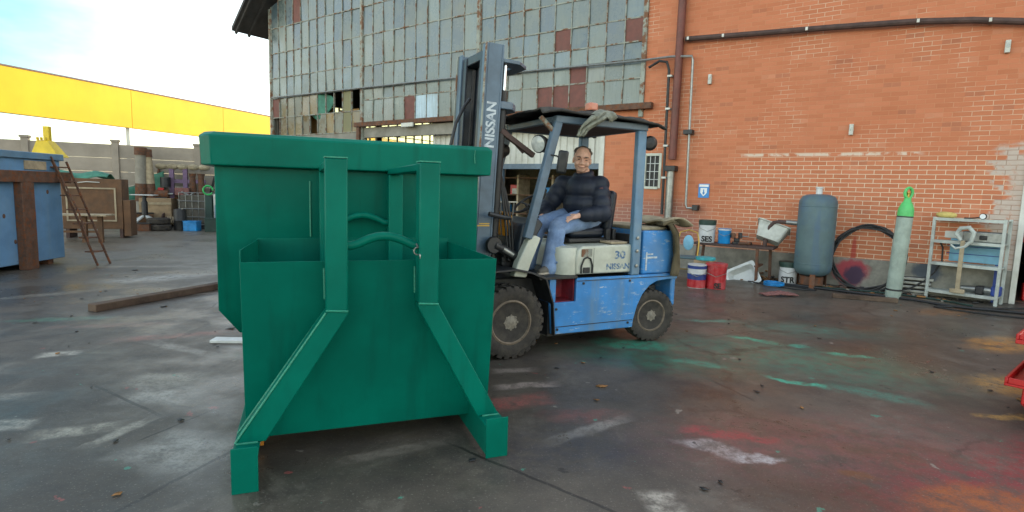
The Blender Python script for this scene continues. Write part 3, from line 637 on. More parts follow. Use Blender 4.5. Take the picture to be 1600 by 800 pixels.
# runners
for (a0, a1) in ((-.06, .07), (1.33, 1.47)):
    rn = MB().box(a0, a1, -.004, .006, .0, .25).box(a0, a1, .007, 1.5, .19, .205).box(a0, a0 + .01, .007, 1.5, .02, .19)
    if a0 > 1: pass
    o = rn.build('runner', G, sk, bevel=.003)
    MB().box(a0 + .005, a1 - .005, .5, .9, .03, .12).build('inner_strip', M['orangeprimer'], o)
# posts, diagonals
def weld(pts, parent): MB().tube(pts, .006, 6).build('weld_seam', M['greenweld'], parent)
for (a, z_, fa_) in ((.48, .92, .0), (1.0, .94, 1.40)):
    p = MB().box(a - .06, a + .06, .15, .268, z_, 1.77).build('front_post', G, sk, bevel=.008)
    weld([(a - .06, .148, z_ + .005), (a + .06, .148, z_ - .002)], p)
    for e in (-1, 1):
        if (a < .7 and e < 0) or (a > .7 and e < 0): weld([(a + .062 * e, .268, z_ + .05), (a + .064 * e, .268, 1.15)], p)
    MB().box(a - .062, a + .062, .148, .27, 1.771, 1.778).build('post_cap', M['greenweld'], p)
    q = Vector((fa_ - a, 0, .19 - z_)).normalized(); nrm = Vector((q.z, 0, -q.x))
    hw = .06
    top = [(a - .06, z_ - .002), (a + .06, z_ - .002)]
    f0 = (fa_, .205)
    if a < .7: poly = [(a - .06, z_ - .002), (a + .06, z_ - .002), (a + .06, z_ - .02), (fa_ + .10, .207), (fa_ - .055, .207)]
    else: poly = [(a - .06, z_ - .002), (a + .06, z_ - .002), (fa_ + .06, .207), (fa_ - .08, .207), (a - .06, z_ - .02)]
    dg = MB().prism(poly, 'y', .15, .268).build('brace', G, sk, bevel=.006)
    if a < .7: weld([(a - .058, .268, z_ - .01), (fa_ - .052, .268, .22)], dg); weld([(a - .06, .149, z_ - .006), (fa_ - .054, .149, .215)], dg)
    weld([(fa_ - .05, .147, .209), (fa_ + .06, .147, .209)], dg)
    bk = MB().box(a - .055, a + .055, 1.43, 1.545, .21, 1.72).build('rear_post', G, sk, bevel=.006)
    MB().box(a - .055, a + .035, .269, 1.545, 1.722, 1.765).build('top_rail', G, sk, bevel=.005)
for (dep, z, r_) in ((.21, 1.285, .026), (1.49, 1.34, .026)):
    pts = [(.53 + .42 * i / 12, dep, z + .055 * math.sin(math.pi * min(1, max(0, (i / 12 - .12) / .8)))) for i in range(13)]
    hp = MB().tube(pts, r_, 12).build('lifting_bar', G, sk)
    if dep < 1:
        MB().tube(arc((.935, .17, 1.255), .022, 0, 350, 14), .004, 6).tube(arc((.945, .165, 1.225), .018, 0, 350, 14, 'yz'), .0035, 6).tube([(.93, .2, 1.30), (.935, .165, 1.28)], .006, 6).build('linchpin', M['steel'], hp)
for e in (.36, ):
    MB().tube([(e, 1.572, 1.65), (e, 1.57, 1.3), (e + .002, 1.573, 1.22)], .007, 6).build('weld_seam', M['greenweld'], sk)

# ------------------------------------------------------------------ forklift (frame: x to the rear, y away from the near side, z up)
FO = (.03, 5.296, 0); FR = R(27.5)
def ft_pt(x, y, z=0):
    c, s_ = math.cos(FR), math.sin(FR); return (FO[0] + x * c - y * s_, FO[1] + x * s_ + y * c, z)
fk = thing('forklift', 'worn blue and white forklift truck with lettered mast and patched overhead guard', 'forklift', FO, FR)
W = 1.18
def wheel(x, y, rad, wid, rz, out):
    """wheel hub axis along local y, outer face on the side out (-1 near, 1 far)"""
    s_ = rad
    o = MB()
    rr = rad * .60
    # rim disc, dished, outer side at y = out*wid*.5
    pr = [(rr, -.02), (rr * 1.03, wid * .42), (rr * .95, wid * .46), (rr * .90, wid * .40), (rr * .78, wid * .16), (rr * .45, wid * .10), (rr * .38, wid * .14), (.02, wid * .14)]
    o.lathe([(r_, h * out) for r_, h in pr], ax='y', n=40)
    for k in range(6):
        a = 2 * math.pi * k / 6 + .3; c = (rr * .62 * math.cos(a), out * wid * .17, rr * .62 * math.sin(a))
        o.lathe([(rad * .045, 0), (rad * .045, out * .02), (rad * .02, out * .022)], c=c, ax='y', n=6)
    ob = o.build('wheel', M['rim'], fk)
    ob.location = (x, y, rad); ob.rotation_euler = (0, 0, rz)
    t = MB(); h = wid / 2
    prof = [(rr * .98, -h * .8), (rr * 1.1, -h * .95), (rad * .84, -h), (rad * .93, -h * .92), (rad * .95, -h * .6), (rad * .95, h * .6), (rad * .93, h * .92), (rad * .84, h), (rr * 1.1, h * .95), (rr * .98, h * .8)]
    t.lathe(prof, ax='y', n=48)
    nl = 26
    for k in range(nl):
        for sgn in (-1, 1):
            a = 2 * math.pi * (k + (.5 if sgn > 0 else 0)) / nl; da = math.pi / nl * .62; sk_ = .10
            vs = []
            for (yy, ra, dsh) in ((0.02 * sgn, rad * .94, sk_), (0.02 * sgn, rad, sk_), (sgn * h * .93, rad * .985, 0), (sgn * h * 1.01, rad * .87, 0), (sgn * h * .6, rad * .85, 0)):
                for e in (-1, 1):
                    an = a + e * da * (1 if yy * sgn > .03 else .8) + dsh * 1.0
                    vs.append((ra * math.cos(an), yy, ra * math.sin(an)))
            t.add(vs, [(0, 1, 3, 2), (2, 3, 5, 4), (4, 5, 7, 6), (6, 7, 9, 8), (8, 9, 1, 0), (0, 2, 4, 6, 8), (1, 9, 7, 5, 3)])
    t.build('tyre', M['rubber'], ob)
    hb = MB().lathe([(rad * .23, wid * .10 * out), (rad * .23, wid * .34 * out), (rad * .19, wid * .40 * out), (rad * .10, wid * .42 * out), (.01, wid * .46 * out)], ax='y', n=20)
    for k in range(8):
        a = 2 * math.pi * k / 8; hb.lathe([(rad * .032, wid * .34 * out), (rad * .032, wid * .43 * out)], c=(rad * .19 * math.cos(a), 0, rad * .19 * math.sin(a)), ax='y', n=6)
    hb.build('hub', M['hub'], ob)
wheel(-.02, .10, .362, .23, 0, -1); wheel(-.02, W - .10, .362, .23, 0, 1)
wheel(1.755, .10, .292, .18, R(-7), -1); wheel(1.755, W - .10, .292, .18, R(-7), 1)
# chassis side panels with step notch and rear arch
side = [(.46, .19), (1.49, .18), (1.50, .27), (1.545, .42), (1.61, .54), (1.70, .63), (1.80, .675), (1.95, .69), (2.10, .69), (2.10, .755), (.735, .755), (.735, .515), (.425, .515)]
for y0, y1 in ((.03, .07), (W - .07, W - .03)):
    MB().prism(side, 'y', y0, y1).build('side_panel', M['blue'], fk, bevel=.008)
MB().box(.43, 1.49, .072, W - .072, .20, .50).box(.74, 1.49, .072, W - .072, .50, .75).box(.45, 1.45, .10, W - .1, .16, .20).build('chassis', M['dark'], fk)
stp = MB().box(.44, .734, .075, .30, .505, .517).box(.44, .734, .29, .30, .52, .75).box(.722, .734, .071, .29, .52, .75)
stp.build('step', [M['stepred']], fk)
MB().box(.43, .50, .05, .289, .518, .75).build('step_side', M['blue'], fk)
# floor plate and front mudguards
MB().prism([(.30, .755), (.74, .755), (.74, .785), (.28, .785)], 'y', .02, W - .02).build('floor_plate', M['dark'], fk, bevel=.004)
for y0, y1 in ((-.02, .30), (W - .30, W + .02)):
    pts = [(-.40, .775), (-.20, .855), (.02, .865), (.18, .83), (.34, .765), (.43, .52), (.46, .19)]
    poly = pts + [(x + .014 * (1 if i > 3 else .3), z + (.018 if i < 5 else 0)) for i, (x, z) in reversed(list(enumerate(pts)))]
    MB().prism(poly, 'y', y0, y1).build('mudguard', M['dark'], fk, bevel=.003)
MB().box(-.1, .44, .30, W - .30, .25, .75).box(-.06, .02, .12, W - .12, .30, .42).build('drive_axle', M['dark'], fk, bevel=.02)
MB().box(1.70, 1.80, .12, W - .12, .24, .36).box(1.52, 2.0, .25, W - .25, .3, .6).build('steer_axle', M['dark'], fk, bevel=.02)
# counterweight
def rr_plan(x0, x1, y0, y1, r, n=6):
    out = [(x0, y0)]
    out += [(x1 - r + r * math.sin(math.pi / 2 * i / n), y0 + r - r * math.cos(math.pi / 2 * i / n)) for i in range(n + 1)]
    out += [(x1 - r + r * math.cos(math.pi / 2 * i / n), y1 - r + r * math.sin(math.pi / 2 * i / n)) for i in range(n + 1)]
    return out + [(x0, y1)]
cw = MB().prism(rr_plan(1.60, 2.20, .05, W - .05, .26), 'z', .757, 1.235).prism(rr_plan(2.08, 2.19, .10, W - .1, .09), 'z', .36, .756).build('counterweight', M['blue'], fk, bevel=.03)
MB().prism(rr_plan(1.60, 2.10, .09, W - .09, .24), 'z', 1.236, 1.275).build('counterweight_lid', M['canvaspale'], fk, bevel=.012)
# engine hood
hp_ = [(.735, .787), (.735, .95), (.76, 1.04), (.82, 1.078), (1.49, 1.09), (1.49, .787)]
hd = MB().prism(hp_, 'y', .06, W - .06).build('hood', M['white'], fk, bevel=.018)
MB().lathe([(.155, .787), (.15, 1.0), (.13, 1.06), (.06, 1.075)], c=(.70, .22, 0), n=24).build('hood_corner', M['white'], fk)
MB().box(.80, .93, .054, .059, .97, 1.05).build('vent_panel', M['frame'], hd)
MB().tube([(.80, .052, .80), (.80, .05, .88), (.83, .05, .95), (.87, .05, .965), (.91, .05, .95), (.935, .05, .88), (.935, .052, .80)], .009, 8).build('handle', M['dark'], hd)
MB().box(.825, .91, .05, .0595, .80, .86).build('latch', M['dark'], hd, bevel=.008)
MB().box(.953, .957, .0585, .0595, .79, 1.06).build('seam', M['dark'], hd)
FT = lambda x, z, y=.0585: Matrix.Translation((x, y, z))
text('30', .115, M['decal'], hd, 'lettering', FT(1.295, .975), bold=.004, sx=1.25)
text('NISSAN', .085, M['decal'], hd, 'lettering', FT(1.275, .855), bold=.003, sx=1.08)
# white front cowl legs, dash
for y0, y1 in ((.05, .15), (W - .15, W - .05)):
    MB().prism([(.02, .80), (.16, .785), (.21, .93), (.31, 1.17), (.24, 1.20), (.17, 1.15), (.06, .93)], 'y', y0, y1).build('cowl', M['white'], fk, bevel=.012)
MB().prism([(.10, .79), (.24, .79), (.34, 1.20), (.40, 1.30), (.34, 1.36), (.16, 1.30), (.12, 1.1)], 'y', .16, W - .16).build('dashboard', M['mastdark'], fk, bevel=.02)
MB().prism([(.10, 1.16), (.17, 1.16), (.18, 1.37), (.13, 1.41), (.09, 1.41)], 'y', .42, .66).build('orange_housing', M['orange'], fk, bevel=.015)
dl_ = MB()
for k in range(4): dl_.tube([(.10 + .035 * k, .50, 1.16), (.07 + .045 * k, .48, 1.34), (.06 + .05 * k, .46, 1.50)], .008, 6)
dl_.bar((.0, .45, 1.51), (.24, .45, 1.51), .02, .014).build('control_rod', M['steel'], fk)
lv = MB()
for k in range(3): lv.tube([(.36, .28 + .06 * k, 1.25), (.32, .27 + .06 * k, 1.47)], .007, 6).ell((.32, .27 + .06 * k, 1.48), .018, nu=10, nv=6)
lv.build('lever', M['dark'], fk)
MB().tube([(-.22, .14, 1.40), (-.08, .14, 1.37), (.02, .16, 1.36)], .022, 8).build('side_lever', M['dark'], fk)
# steering wheel
ax_ = Vector((-.55, 0, .83)).normalized(); sc_ = Vector((.46, .60, 1.50)); u_ = Vector((0, 1, 0)); v_ = ax_.cross(u_).normalized()
sw = MB().tube([sc_ + (u_ * math.cos(2 * math.pi * i / 28) + v_ * math.sin(2 * math.pi * i / 28)) * .18 for i in range(28)], .014, 8, closed=True)
for k in range(3):
    a = 2 * math.pi * k / 3; sw.tube([sc_ - ax_ * .03, sc_ + (u_ * math.cos(a) + v_ * math.sin(a)) * .175], .011, 6)
so = sw.build('steering_wheel', M['dark'], fk)
MB().tube([sc_ - ax_ * .02, sc_ - ax_ * .34], .028, 10).build('steering_column', M['dark'], so)
kp = sc_ - u_ * .10 - v_ * .15
MB().lathe([(.025, 0), (.03, .03), (.034, .06), (.02, .075)], c=kp, n=14).build('spinner_knob', M['dark'], so)
# overhead guard
guard = []
for y in (.06, W - .06):
    MB().bar((.155, y, 1.17), (.455, y, 2.30), .065, .085, (1, 0, 0)).build('front_post', M['slate'], fk, bevel=.008)
    MB().box(1.435, 1.545, y - .035, y + .035, .758, 2.29).build('rear_post', M['fadedblue'], fk, bevel=.01)
rf_ = MB()
for y in (.06, W - .06): rf_.box(.42, 1.56, y - .035, y + .035, 2.291, 2.36)
for x in (.42, 1.50): rf_.box(x, x + .06, .10, W - .10, 2.295, 2.355)
rf_.build('guard_frame', M['slate'], fk, bevel=.008)
MB().bar((.28, .10, 2.34), (.42, .06, 2.20), .05, .04).bar((.28, W - .1, 2.34), (.42, W - .06, 2.20), .05, .04).build('brace', M['frame'], fk, bevel=.004)
def roofsheet(u, v):
    x = .22 + u * 1.50; y = -.07 + v * (W + .14)
    ns = mnoise.noise(Vector((x * 4, y * 4, 1.3))); n2 = mnoise.noise(Vector((x * 14, y * 14, 5)))
    z = 2.385 + .035 * math.sin(u * math.pi) * 1 + .022 * ns + .008 * n2 + .03 * math.exp(-((u - .12) / .12) ** 2)
    if v < .05 or v > .95: z -= .035 + .025 * ns; y += .03 * n2
    if u > .93: z -= .03 * (u - .93) / .07
    return (x + (.03 * ns if u in (0, 1) else 0), y, z)
MB().sheet(roofsheet, 40, 26).build('roof_cover', M['tarroof'], fk, solid=.018)
MB().box(.46, 1.54, .10, W - .10, 2.300, 2.345).build('roof_plate', M['darkrust'], fk)
be = MB().lathe([(.062, 0), (.062, .03), (.07, .035)], c=(.93, .18, 2.425), n=16).build('beacon_base', M['dark'], fk)
MB().box(.875, .98, .13, .235, 2.455, 2.54).build('beacon', M['beacon'], be, bevel=.02)
# mirror, headlamp, rear work lamp
mi_ = MB().box(-.05, .05, -.025, .025, -.11, .11).build('mirror', M['dark'], fk, bevel=.02, loc=(.475, -.02, 1.915)); mi_.rotation_euler = (R(4), R(6), R(-30))
MB().tube([(.36, .04, 1.98), (.42, .0, 1.97), (.47, -.01, 1.94)], .008, 6).build('mirror_arm', M['dark'], fk)
hl_ = MB().lathe([(.02, .11), (.06, .10), (.085, .04), (.09, .0), (.08, -.012)], c=(0, 0, 0), ax='x', n=22).build('headlamp', M['dark'], fk, loc=(.33, .20, 2.09)); hl_.rotation_euler = (0, R(-10), R(25))
MB().lathe([(.079, -.013), (.05, -.024), (.01, -.03)], ax='x', n=22).build('lamp_glass', M['lens'], hl_)
h2 = MB().lathe([(.02, .11), (.06, .10), (.085, .04), (.09, .0), (.08, -.012)], ax='x', n=22).build('headlamp', M['dark'], fk, loc=(.30, W - .16, 2.06)); h2.rotation_euler = (0, R(-10), R(5))
MB().lathe([(.079, -.013), (.05, -.024), (.01, -.03)], ax='x', n=22).build('lamp_glass', M['lens'], h2)
MB().tube([(.40, .09, 2.0), (.36, .17, 2.02)], .012, 6).build('lamp_bracket', M['dark'], fk)
wl_ = MB().lathe([(.01, -.05), (.055, -.04), (.078, 0), (.078, .02), (.05, .05), (.01, .055)], ax='x', n=22).build('work_lamp', M['dark'], fk, loc=(1.60, .04, 2.17)); wl_.rotation_euler = (0, 0, R(50))
MB().tube([(.37, W - .14, 1.60), (.30, W - .10, 1.95), (.24, W - .10, 2.02)], .012, 6).build('wiper_arm', M['dark'], fk)
# seat
st = MB().box(.84, 1.30, .34, .86, 1.14, 1.25).build('seat', M['vinyl'], fk, bevel=.04)
bk_ = MB().box(-.055, .055, -.27, .27, 0, .46).build('backrest', M['vinyl'], fk, bevel=.045, loc=(1.345, .60, 1.20)); bk_.rotation_euler = (0, R(7), 0)
MB().box(.80, 1.32, .30, .90, 1.095, 1.138).box(1.27, 1.33, .28, .34, 1.1, 1.24).box(1.36, 1.40, .28, .34, 1.1, 1.24).build('seat_base', M['dark'], fk, bevel=.01)
MB().box(1.48, 1.52, .15, .5, 1.10, 1.19).box(1.40, 1.59, .12, .7, 1.092, 1.11).build('battery_tray', M['dark'], fk, bevel=.01)
MB().box(1.20, 1.42, .10, .30, 1.092, 1.115).build('hood_board', M['woodw'], fk, bevel=.006)
# mast, tilted back a little
mast = MB()
TL = .045
mt = lambda x, z: x + (z - 1.9) * TL
def mrail(y0, y1, x0, x1, z0, z1, mat, name, face_y, par=fk, lip=.02):
    m_ = MB()
    def q(xa, xb, ya, yb):
        m_.add([(mt(xa, z0), ya, z0), (mt(xb, z0), ya, z0), (mt(xb, z0), yb, z0), (mt(xa, z0), yb, z0), (mt(xa, z1), ya, z1), (mt(xb, z1), ya, z1), (mt(xb, z1), yb, z1), (mt(xa, z1), yb, z1)],
               [(0, 3, 2, 1), (4, 5, 6, 7), (0, 1, 5, 4), (1, 2, 6, 5), (2, 3, 7, 6), (3, 0, 4, 7)])
    web = (y0, y0 + .022) if face_y < 0 else (y1 - .022, y1)
    q(x0 + .022, x1 - .022, *web); q(x0, x0 + .021, y0, y1); q(x1 - .021, x1, y0, y1)
    return m_.build(name, mat, par, bevel=.004)
mrail(.24, .33, -.285, -.10, .12, 2.99, M['slate'], 'mast_rail', -1)
mrail(.85, .94, -.285, -.10, .12, 2.99, M['slate'], 'mast_rail', 1)
mrail(.335, .42, -.27, -.115, .10, 2.94, M['mastdark'], 'inner_rail', -1)
mrail(.76, .845, -.27, -.115, .10, 2.94, M['mastdark'], 'inner_rail', 1)
# roller strip on front edge, light worn steel
for y in (.235, .945): MB().bar((mt(-.293, .3), y, .3), (mt(-.293, 2.99), y, 2.99), .02, .012, (1, 0, 0)).build('worn_edge', M['frame'], fk)
def cross(z, h, name='cross_member', dx=.16):
    x0, x1 = mt(-.098, z), mt(-.098, z) + dx
    poly = [(x0, .24), (x0 + dx * .55, .26), (x1, .42), (x1, .76), (x0 + dx * .55, .92), (x0, .94), (x0, .80), (x0 + dx * .6, .70), (x0 + dx * .6, .48), (x0, .38)]
    MB().prism(poly, 'z', z, z + h).build(name, M['slate'], fk, bevel=.006)
cross(2.83, .035, dx=.34); cross(2.40, .07, dx=.25); cross(1.0, .12, dx=.12)
MB().box(mt(-.26, 2.9), mt(-.12, 2.9), .34, .84, 2.86, 2.95).build('top_bridge', M['mastdark'], fk, bevel=.01)
for y in (.30, .86):
    cy = MB().tube([(mt(-.045, .3), y + .02, .3), (mt(-.045, 2.58), y + .02, 2.58)], .042, 14).build('lift_cylinder', M['dark'], fk)
    MB().tube([(mt(-.045, 2.581), y + .02, 2.581), (mt(-.045, 2.83), y + .02, 2.83)], .022, 12).build('piston_rod', M['chrome'], cy)
for y in (.47, .71):
    chn = MB().box(-.012, .012, -.018, .018, 0, 2.2).build('chain', M['dark'], fk, loc=(mt(-.2, .6), y, .62)); chn.rotation_euler = (0, math.atan(TL), 0)
hs = MB().tube([(mt(-.3, 2.2), .50, 2.5), (-.36, .46, 2.42), (-.46, .42, 2.25), (-.52, .42, 2.0), (-.5, .42, 1.7)], .016, 8).build('mast_hose', M['hose'], fk)
for k in range(3): MB().tube([(mt(-.05, 2), .34 + .04 * k, 2.0), (.0 + .02 * k, .32, 1.6), (.03 + .035 * k, .28, 1.28), (.05 + .03 * k, .26, 1.05), (-.02, .3, .9)], .013, 8).build('hydraulic_hose', M['hose'], fk)
MB().bar((mt(-.06, 2.25), .30, 2.20), (.33, .30, 1.98), .05, .05).bar((.10, .6, 2.28), (.33, .5, 2.02), .04, .04).build('mast_stay', M['darkrust'], fk, bevel=.004)
tc_ = MB().tube([(-.14, .17, 1.10), (.10, .17, .98), (.20, .19, .94)], [.045, .045, .03], 14).lathe([(.075, -.03), (.085, .0), (.075, .03), (.05, .045)], c=(-.15, .17, 1.10), ax='y', n=20)
tc_.build('tilt_cylinder', M['dark'], fk)
MB().tube([(-.06, .15, 1.06), (.05, .15, 1.0)], .03, 12).build('tilt_rod', M['steel'], fk)
vb = MB()
for k in range(7): vb.lathe([(.025, 0), (.03, .03), (.02, .06)], c=(.0 + .05 * (k % 3), .20 + .03 * (k % 2), .86 + .045 * (k // 2)), ax='y', n=10)
vb.box(-.02, .13, .24, .4, .84, 1.04); vb.build('valve_block', M['dark'], fk, bevel=.006)
# lettering up the mast, small amber plate decal
ang = math.atan(TL)
MM = Matrix.Translation((mt(-.193, 2.24), .2375, 2.24)) @ Matrix.Rotation(ang, 4, 'Y') @ Matrix.Rotation(R(-90), 4, 'Y')
text('NISSAN', .135, M['decalw'], fk, 'mast_lettering', MM, bold=.004, sx=.95)
MB().box(mt(-.27, 1.3), mt(-.14, 1.3), .2372, .2395, 1.275, 1.288).box(mt(-.25, 1.3), mt(-.14, 1.3), .2372, .2395, 1.295, 1.306).build('worn_decal', M['amber'], fk)
# carriage, load backrest and forks
cg = MB().box(-.36, -.32, .16, 1.02, .18, .28).box(-.36, -.32, .16, 1.02, .56, .66).box(-.355, -.325, .36, .42, .281, .559).box(-.355, -.325, .76, .82, .281, .559).build('carriage', M['mastdark'], fk, bevel=.006)
for y in (.30, .80):
    MB().prism([(-.361, .10), (-.361, .70), (-.40, .70), (-.40, .15), (-1.45, .13), (-1.45, .118), (-.42, .10)], 'y', y, y + .11).build('fork', M['darkrust'], fk, bevel=.005)
# bag over the counterweight and rag on the roof are loose things
bagf = MB()
def bag(u, v):
    y = -.03 + .62 * v + .02 * math.sin(9 * u)
    path = [(1.90, 1.305), (2.02, 1.335), (2.14, 1.30), (2.215, 1.20), (2.235, 1.05), (2.235, .90), (2.225, .74)]
    k = u * (len(path) - 1); i = min(int(k), len(path) - 2); f = k - i
    x = path[i][0] * (1 - f) + path[i + 1][0] * f; z = path[i][1] * (1 - f) + path[i + 1][1] * f
    fold = .030 * math.sin(v * 19 + 1.2 * math.sin(u * 4)) + .02 * mnoise.noise(Vector((u * 5, v * 6, 2)))
    r = max(0, u - .25)
    # wrap round the rounded rear corner at the near side
    bend = max(0, .30 - (y - .05)); x -= bend ** 2 * 1.9 if u > .3 else bend ** 2 * .8
    y -= .02 * r
    return (x + fold * min(1, r * 2.5 + .2), y - abs(fold) * .3, z + fold * .3 * (1 - min(1, r * 3)) + (.03 * mnoise.noise(Vector((v * 4, u, 7))) if u > .9 else 0))
bagf.sheet(bag, 36, 34)
bg2 = thing('canvas_bag', 'olive brown canvas cover slung over the rear of the blue forklift', 'canvas cover', ft_pt(2.0, .2, 0), FR)
T_ = Matrix.Translation((-2.0, -.2, 0))
bagf.v = [T_ @ p for p in bagf.v]; bagf.build('cloth', M['canvas'], bg2, solid=.035, smooth=80)
flap = MB().sheet(lambda u, v: (1.86 + .40 * u - 2.0, .0 + .55 * v - .2, 1.325 + .05 * math.sin(u * 2.6) + .018 * math.sin(7 * v + 3 * u) - .06 * u * u), 14, 12)
flap.build('stiff_flap', M['canvaspale'], bg2, solid=.02, smooth=80)
def rag(u, v):
    # lies over the near edge of the roof, then hangs and tapers toward the front
    p = [(1.0, .22, 2.462), (.97, .06, 2.46), (.93, -.10, 2.43), (.83, -.13, 2.36), (.72, -.12, 2.29), (.64, -.11, 2.23), (.60, -.11, 2.16)]
    k = u * (len(p) - 1); i = min(int(k), len(p) - 2); f = k - i
    c = Vector(p[i]).lerp(Vector(p[i + 1]), f); wd_ = .33 * (1 - u) ** 1.1 + .06
    n_ = mnoise.noise(Vector((u * 6, v * 4, 3)))
    return c + Vector(((v - .5) * wd_ + .02 * n_, .02 * math.sin(v * 12 + u * 5), .015 * n_ - .10 * (abs(v - .5)) * (u < .5)))
rg = MB().sheet(rag, 26, 14); o_ = Vector((.9, .1, 2.3)); rg.v = [p - o_ for p in rg.v]
tag(rg.build('rag', M['rag'], None, solid=.02, smooth=80, loc=ft_pt(.9, .1, 2.3), rz=FR), 'crumpled grey rag hanging over the edge of the forklift roof', 'rag')

# ------------------------------------------------------------------ driver
PO = Vector((1.1, .5, 1.25))
def ploc(): return ft_pt(PO.x, PO.y, PO.z)
class PB(MB):
    def done(s, name, mat, parent=None, **kw):
        s.v = [p - PO for p in s.v]; return s.build(name, mat, parent, **kw)
HC = Vector((1.03, .46, 1.975)); HR = Matrix.Rotation(R(-32), 3, 'Z') @ Matrix.Rotation(R(6), 3, 'X') @ Matrix.Rotation(R(5), 3, 'Y'); HS = 1.14
hp2 = lambda x, y, z: HC + HR @ Vector((x * 1.30, y * 1.20, z * 1.06))
bd = PB()
bd.ell(hp2(0, .018, .035), (.080 * HS, .098 * HS, .095 * HS), HR, 20, 14)
bd.ell(hp2(0, -.015, -.035), (.070 * HS, .078 * HS, .080 * HS), HR, 18, 12)
bd.ell(hp2(0, -.045, -.085), (.042 * HS, .040 * HS, .034 * HS), HR)
for e in (-1, 1):
    bd.ell(hp2(e * .038, -.070, -.030), (.030 * HS, .024 * HS, .026 * HS), HR)      # cheeks
    bd.ell(hp2(e * .030, -.084, .034), (.028 * HS, .012 * HS, .009 * HS), HR)       # brow
    bd.ell(hp2(e * .073, .018, -.008), (.009 * HS, .020 * HS, .030 * HS), HR)       # ears
    bd.ell(hp2(e * .014, -.100, -.030), (.011 * HS, .012 * HS, .010 * HS), HR)
bd.cap(hp2(0, -.088, .022), hp2(0, -.112, -.026), .009 * HS, .015 * HS)
bd.ell(hp2(0, -.088, -.058), (.030 * HS, .012 * HS, .007 * HS), HR); bd.ell(hp2(0, -.086, -.072), (.026 * HS, .012 * HS, .008 * HS), HR)
bd.cap(hp2(0, .02, -.06), Vector((1.12, .52, 1.80)), .064, .075)
SH_N, SH_F = Vector((1.20, .36, 1.715)), Vector((.98, .73, 1.715)); HP_N, HP_F = Vector((1.17, .44, 1.36)), Vector((1.12, .68, 1.36))
bd.chain([Vector((1.12, .53, 1.78)), Vector((1.13, .55, 1.55)), Vector((1.14, .56, 1.38))], [.10, .13, .15])
EL_N, WR_N = Vector((1.16, .215, 1.415)), Vector((.875, .245, 1.385))
EL_F, WR_F = Vector((.83, .82, 1.45)), Vector((.68, .66, 1.36))
for s0, e0, w0 in ((SH_N, EL_N, WR_N), (SH_F, EL_F, WR_F)): bd.chain([s0, e0, w0], [.06, .045, .030])
bd.cap(SH_N, Vector((1.12, .53, 1.74)), .06, .08); bd.cap(SH_F, Vector((1.12, .53, 1.74)), .06, .08)
KN_N, AN_N = Vector((.665, .32, 1.265)), Vector((.55, .25, .865)); KN_F, AN_F = Vector((.60, .62, 1.265)), Vector((.46, .60, .865))
for h_, k_, a_ in ((HP_N, KN_N, AN_N), (HP_F, KN_F, AN_F)): bd.chain([h_, k_, a_], [.085, .06, .042])
def hand(wr, d, sidev, upv):
    d, sidev, upv = Vector(d).normalized(), Vector(sidev).normalized(), Vector(upv).normalized()
    rot = Matrix((d, sidev, upv)).transposed()
    bd.cap(wr, wr + d * .05, .027, .030)
    bd.ell(wr + d * .065, (.050, .042, .018), rot, 14, 10)
    for k, (ln, of, sp) in enumerate(((.070, -.031, -.16), (.080, -.010, -.05), (.075, .011, .06), (.060, .030, .17))):
        b0 = wr + d * .098 + sidev * of; dd = (d + sidev * sp).normalized()
        p1 = b0 + dd * ln * .5 - upv * .004; p2 = p1 + (dd - upv * .45).normalized() * ln * .32; p3 = p2 + (dd - upv * .9).normalized() * ln * .25
        bd.chain([b0, p1, p2, p3], [.0105, .0098, .009, .0078], 8)
    t0_ = wr + d * .03 - sidev * .036; t1 = t0_ + (d * .6 - sidev * .7).normalized() * .035; t2 = t1 + (d * .9 - sidev * .25 - upv * .2).normalized() * .034
    bd.chain([t0_, t1, t2], [.014, .012, .009], 8)
hand(WR_N, (-.86, .10, -.22), (-.12, -.9, -.32), (-.22, -.32, .90))
hand(WR_F, (-.7, -.45, -.2), (.5, -.75, 0), (-.1, -.1, .95))
person = bd.done('person', M['skin'], None, remesh=.0065, sm=2, smooth=180, loc=ploc(), rz=FR)
tag(person, 'smiling man in navy puffer jacket and jeans sitting in the forklift seat', 'person')
# face details
ey = PB()
for e in (-1, 1): ey.ell(hp2(e * .031, -.0865, .010), (.013 * HS, .006 * HS, .0042 * HS), HR, 12, 8)
ey.done('eye', M['eye'], person)
eb = PB()
for e in (-1, 1): eb.tube([hp2(e * .014, -.098, .033), hp2(e * .032, -.098, .040), hp2(e * .052, -.085, .034)], [.004, .0055, .003], 6)
eb.done('eyebrow', M['hair'], person)
PB().tube([hp2(-.034, -.082, -.056), hp2(-.018, -.095, -.063), hp2(0, -.100, -.0655), hp2(.018, -.095, -.063), hp2(.034, -.082, -.056)], [.0015, .0025, .003, .0025, .0015], 8).done('mouth', M['lips'], person)
hr_ = PB()
hr_.ell(hp2(0, .040, .052), (.084 * HS, .090 * HS, .088 * HS), HR, 20, 14)
for k in range(46):
    a = random.uniform(0, 2 * math.pi); rr_ = random.uniform(.45, 1)
    hr_.ell(hp2(.078 * rr_ * math.cos(a), .040 + .078 * rr_ * math.sin(a), .052 + .09 * math.sqrt(max(0, 1 - rr_ * rr_))), .012, nu=8, nv=6)
for e in (-1, 1): hr_.ell(hp2(e * .062, .045, .015), (.012, .045, .045), HR)
hr_.ell(hp2(0, .082, -.01), (.06, .03, .07), HR)
hr_.done('hair', M['hair'], person, remesh=.008, sm=1, smooth=180)
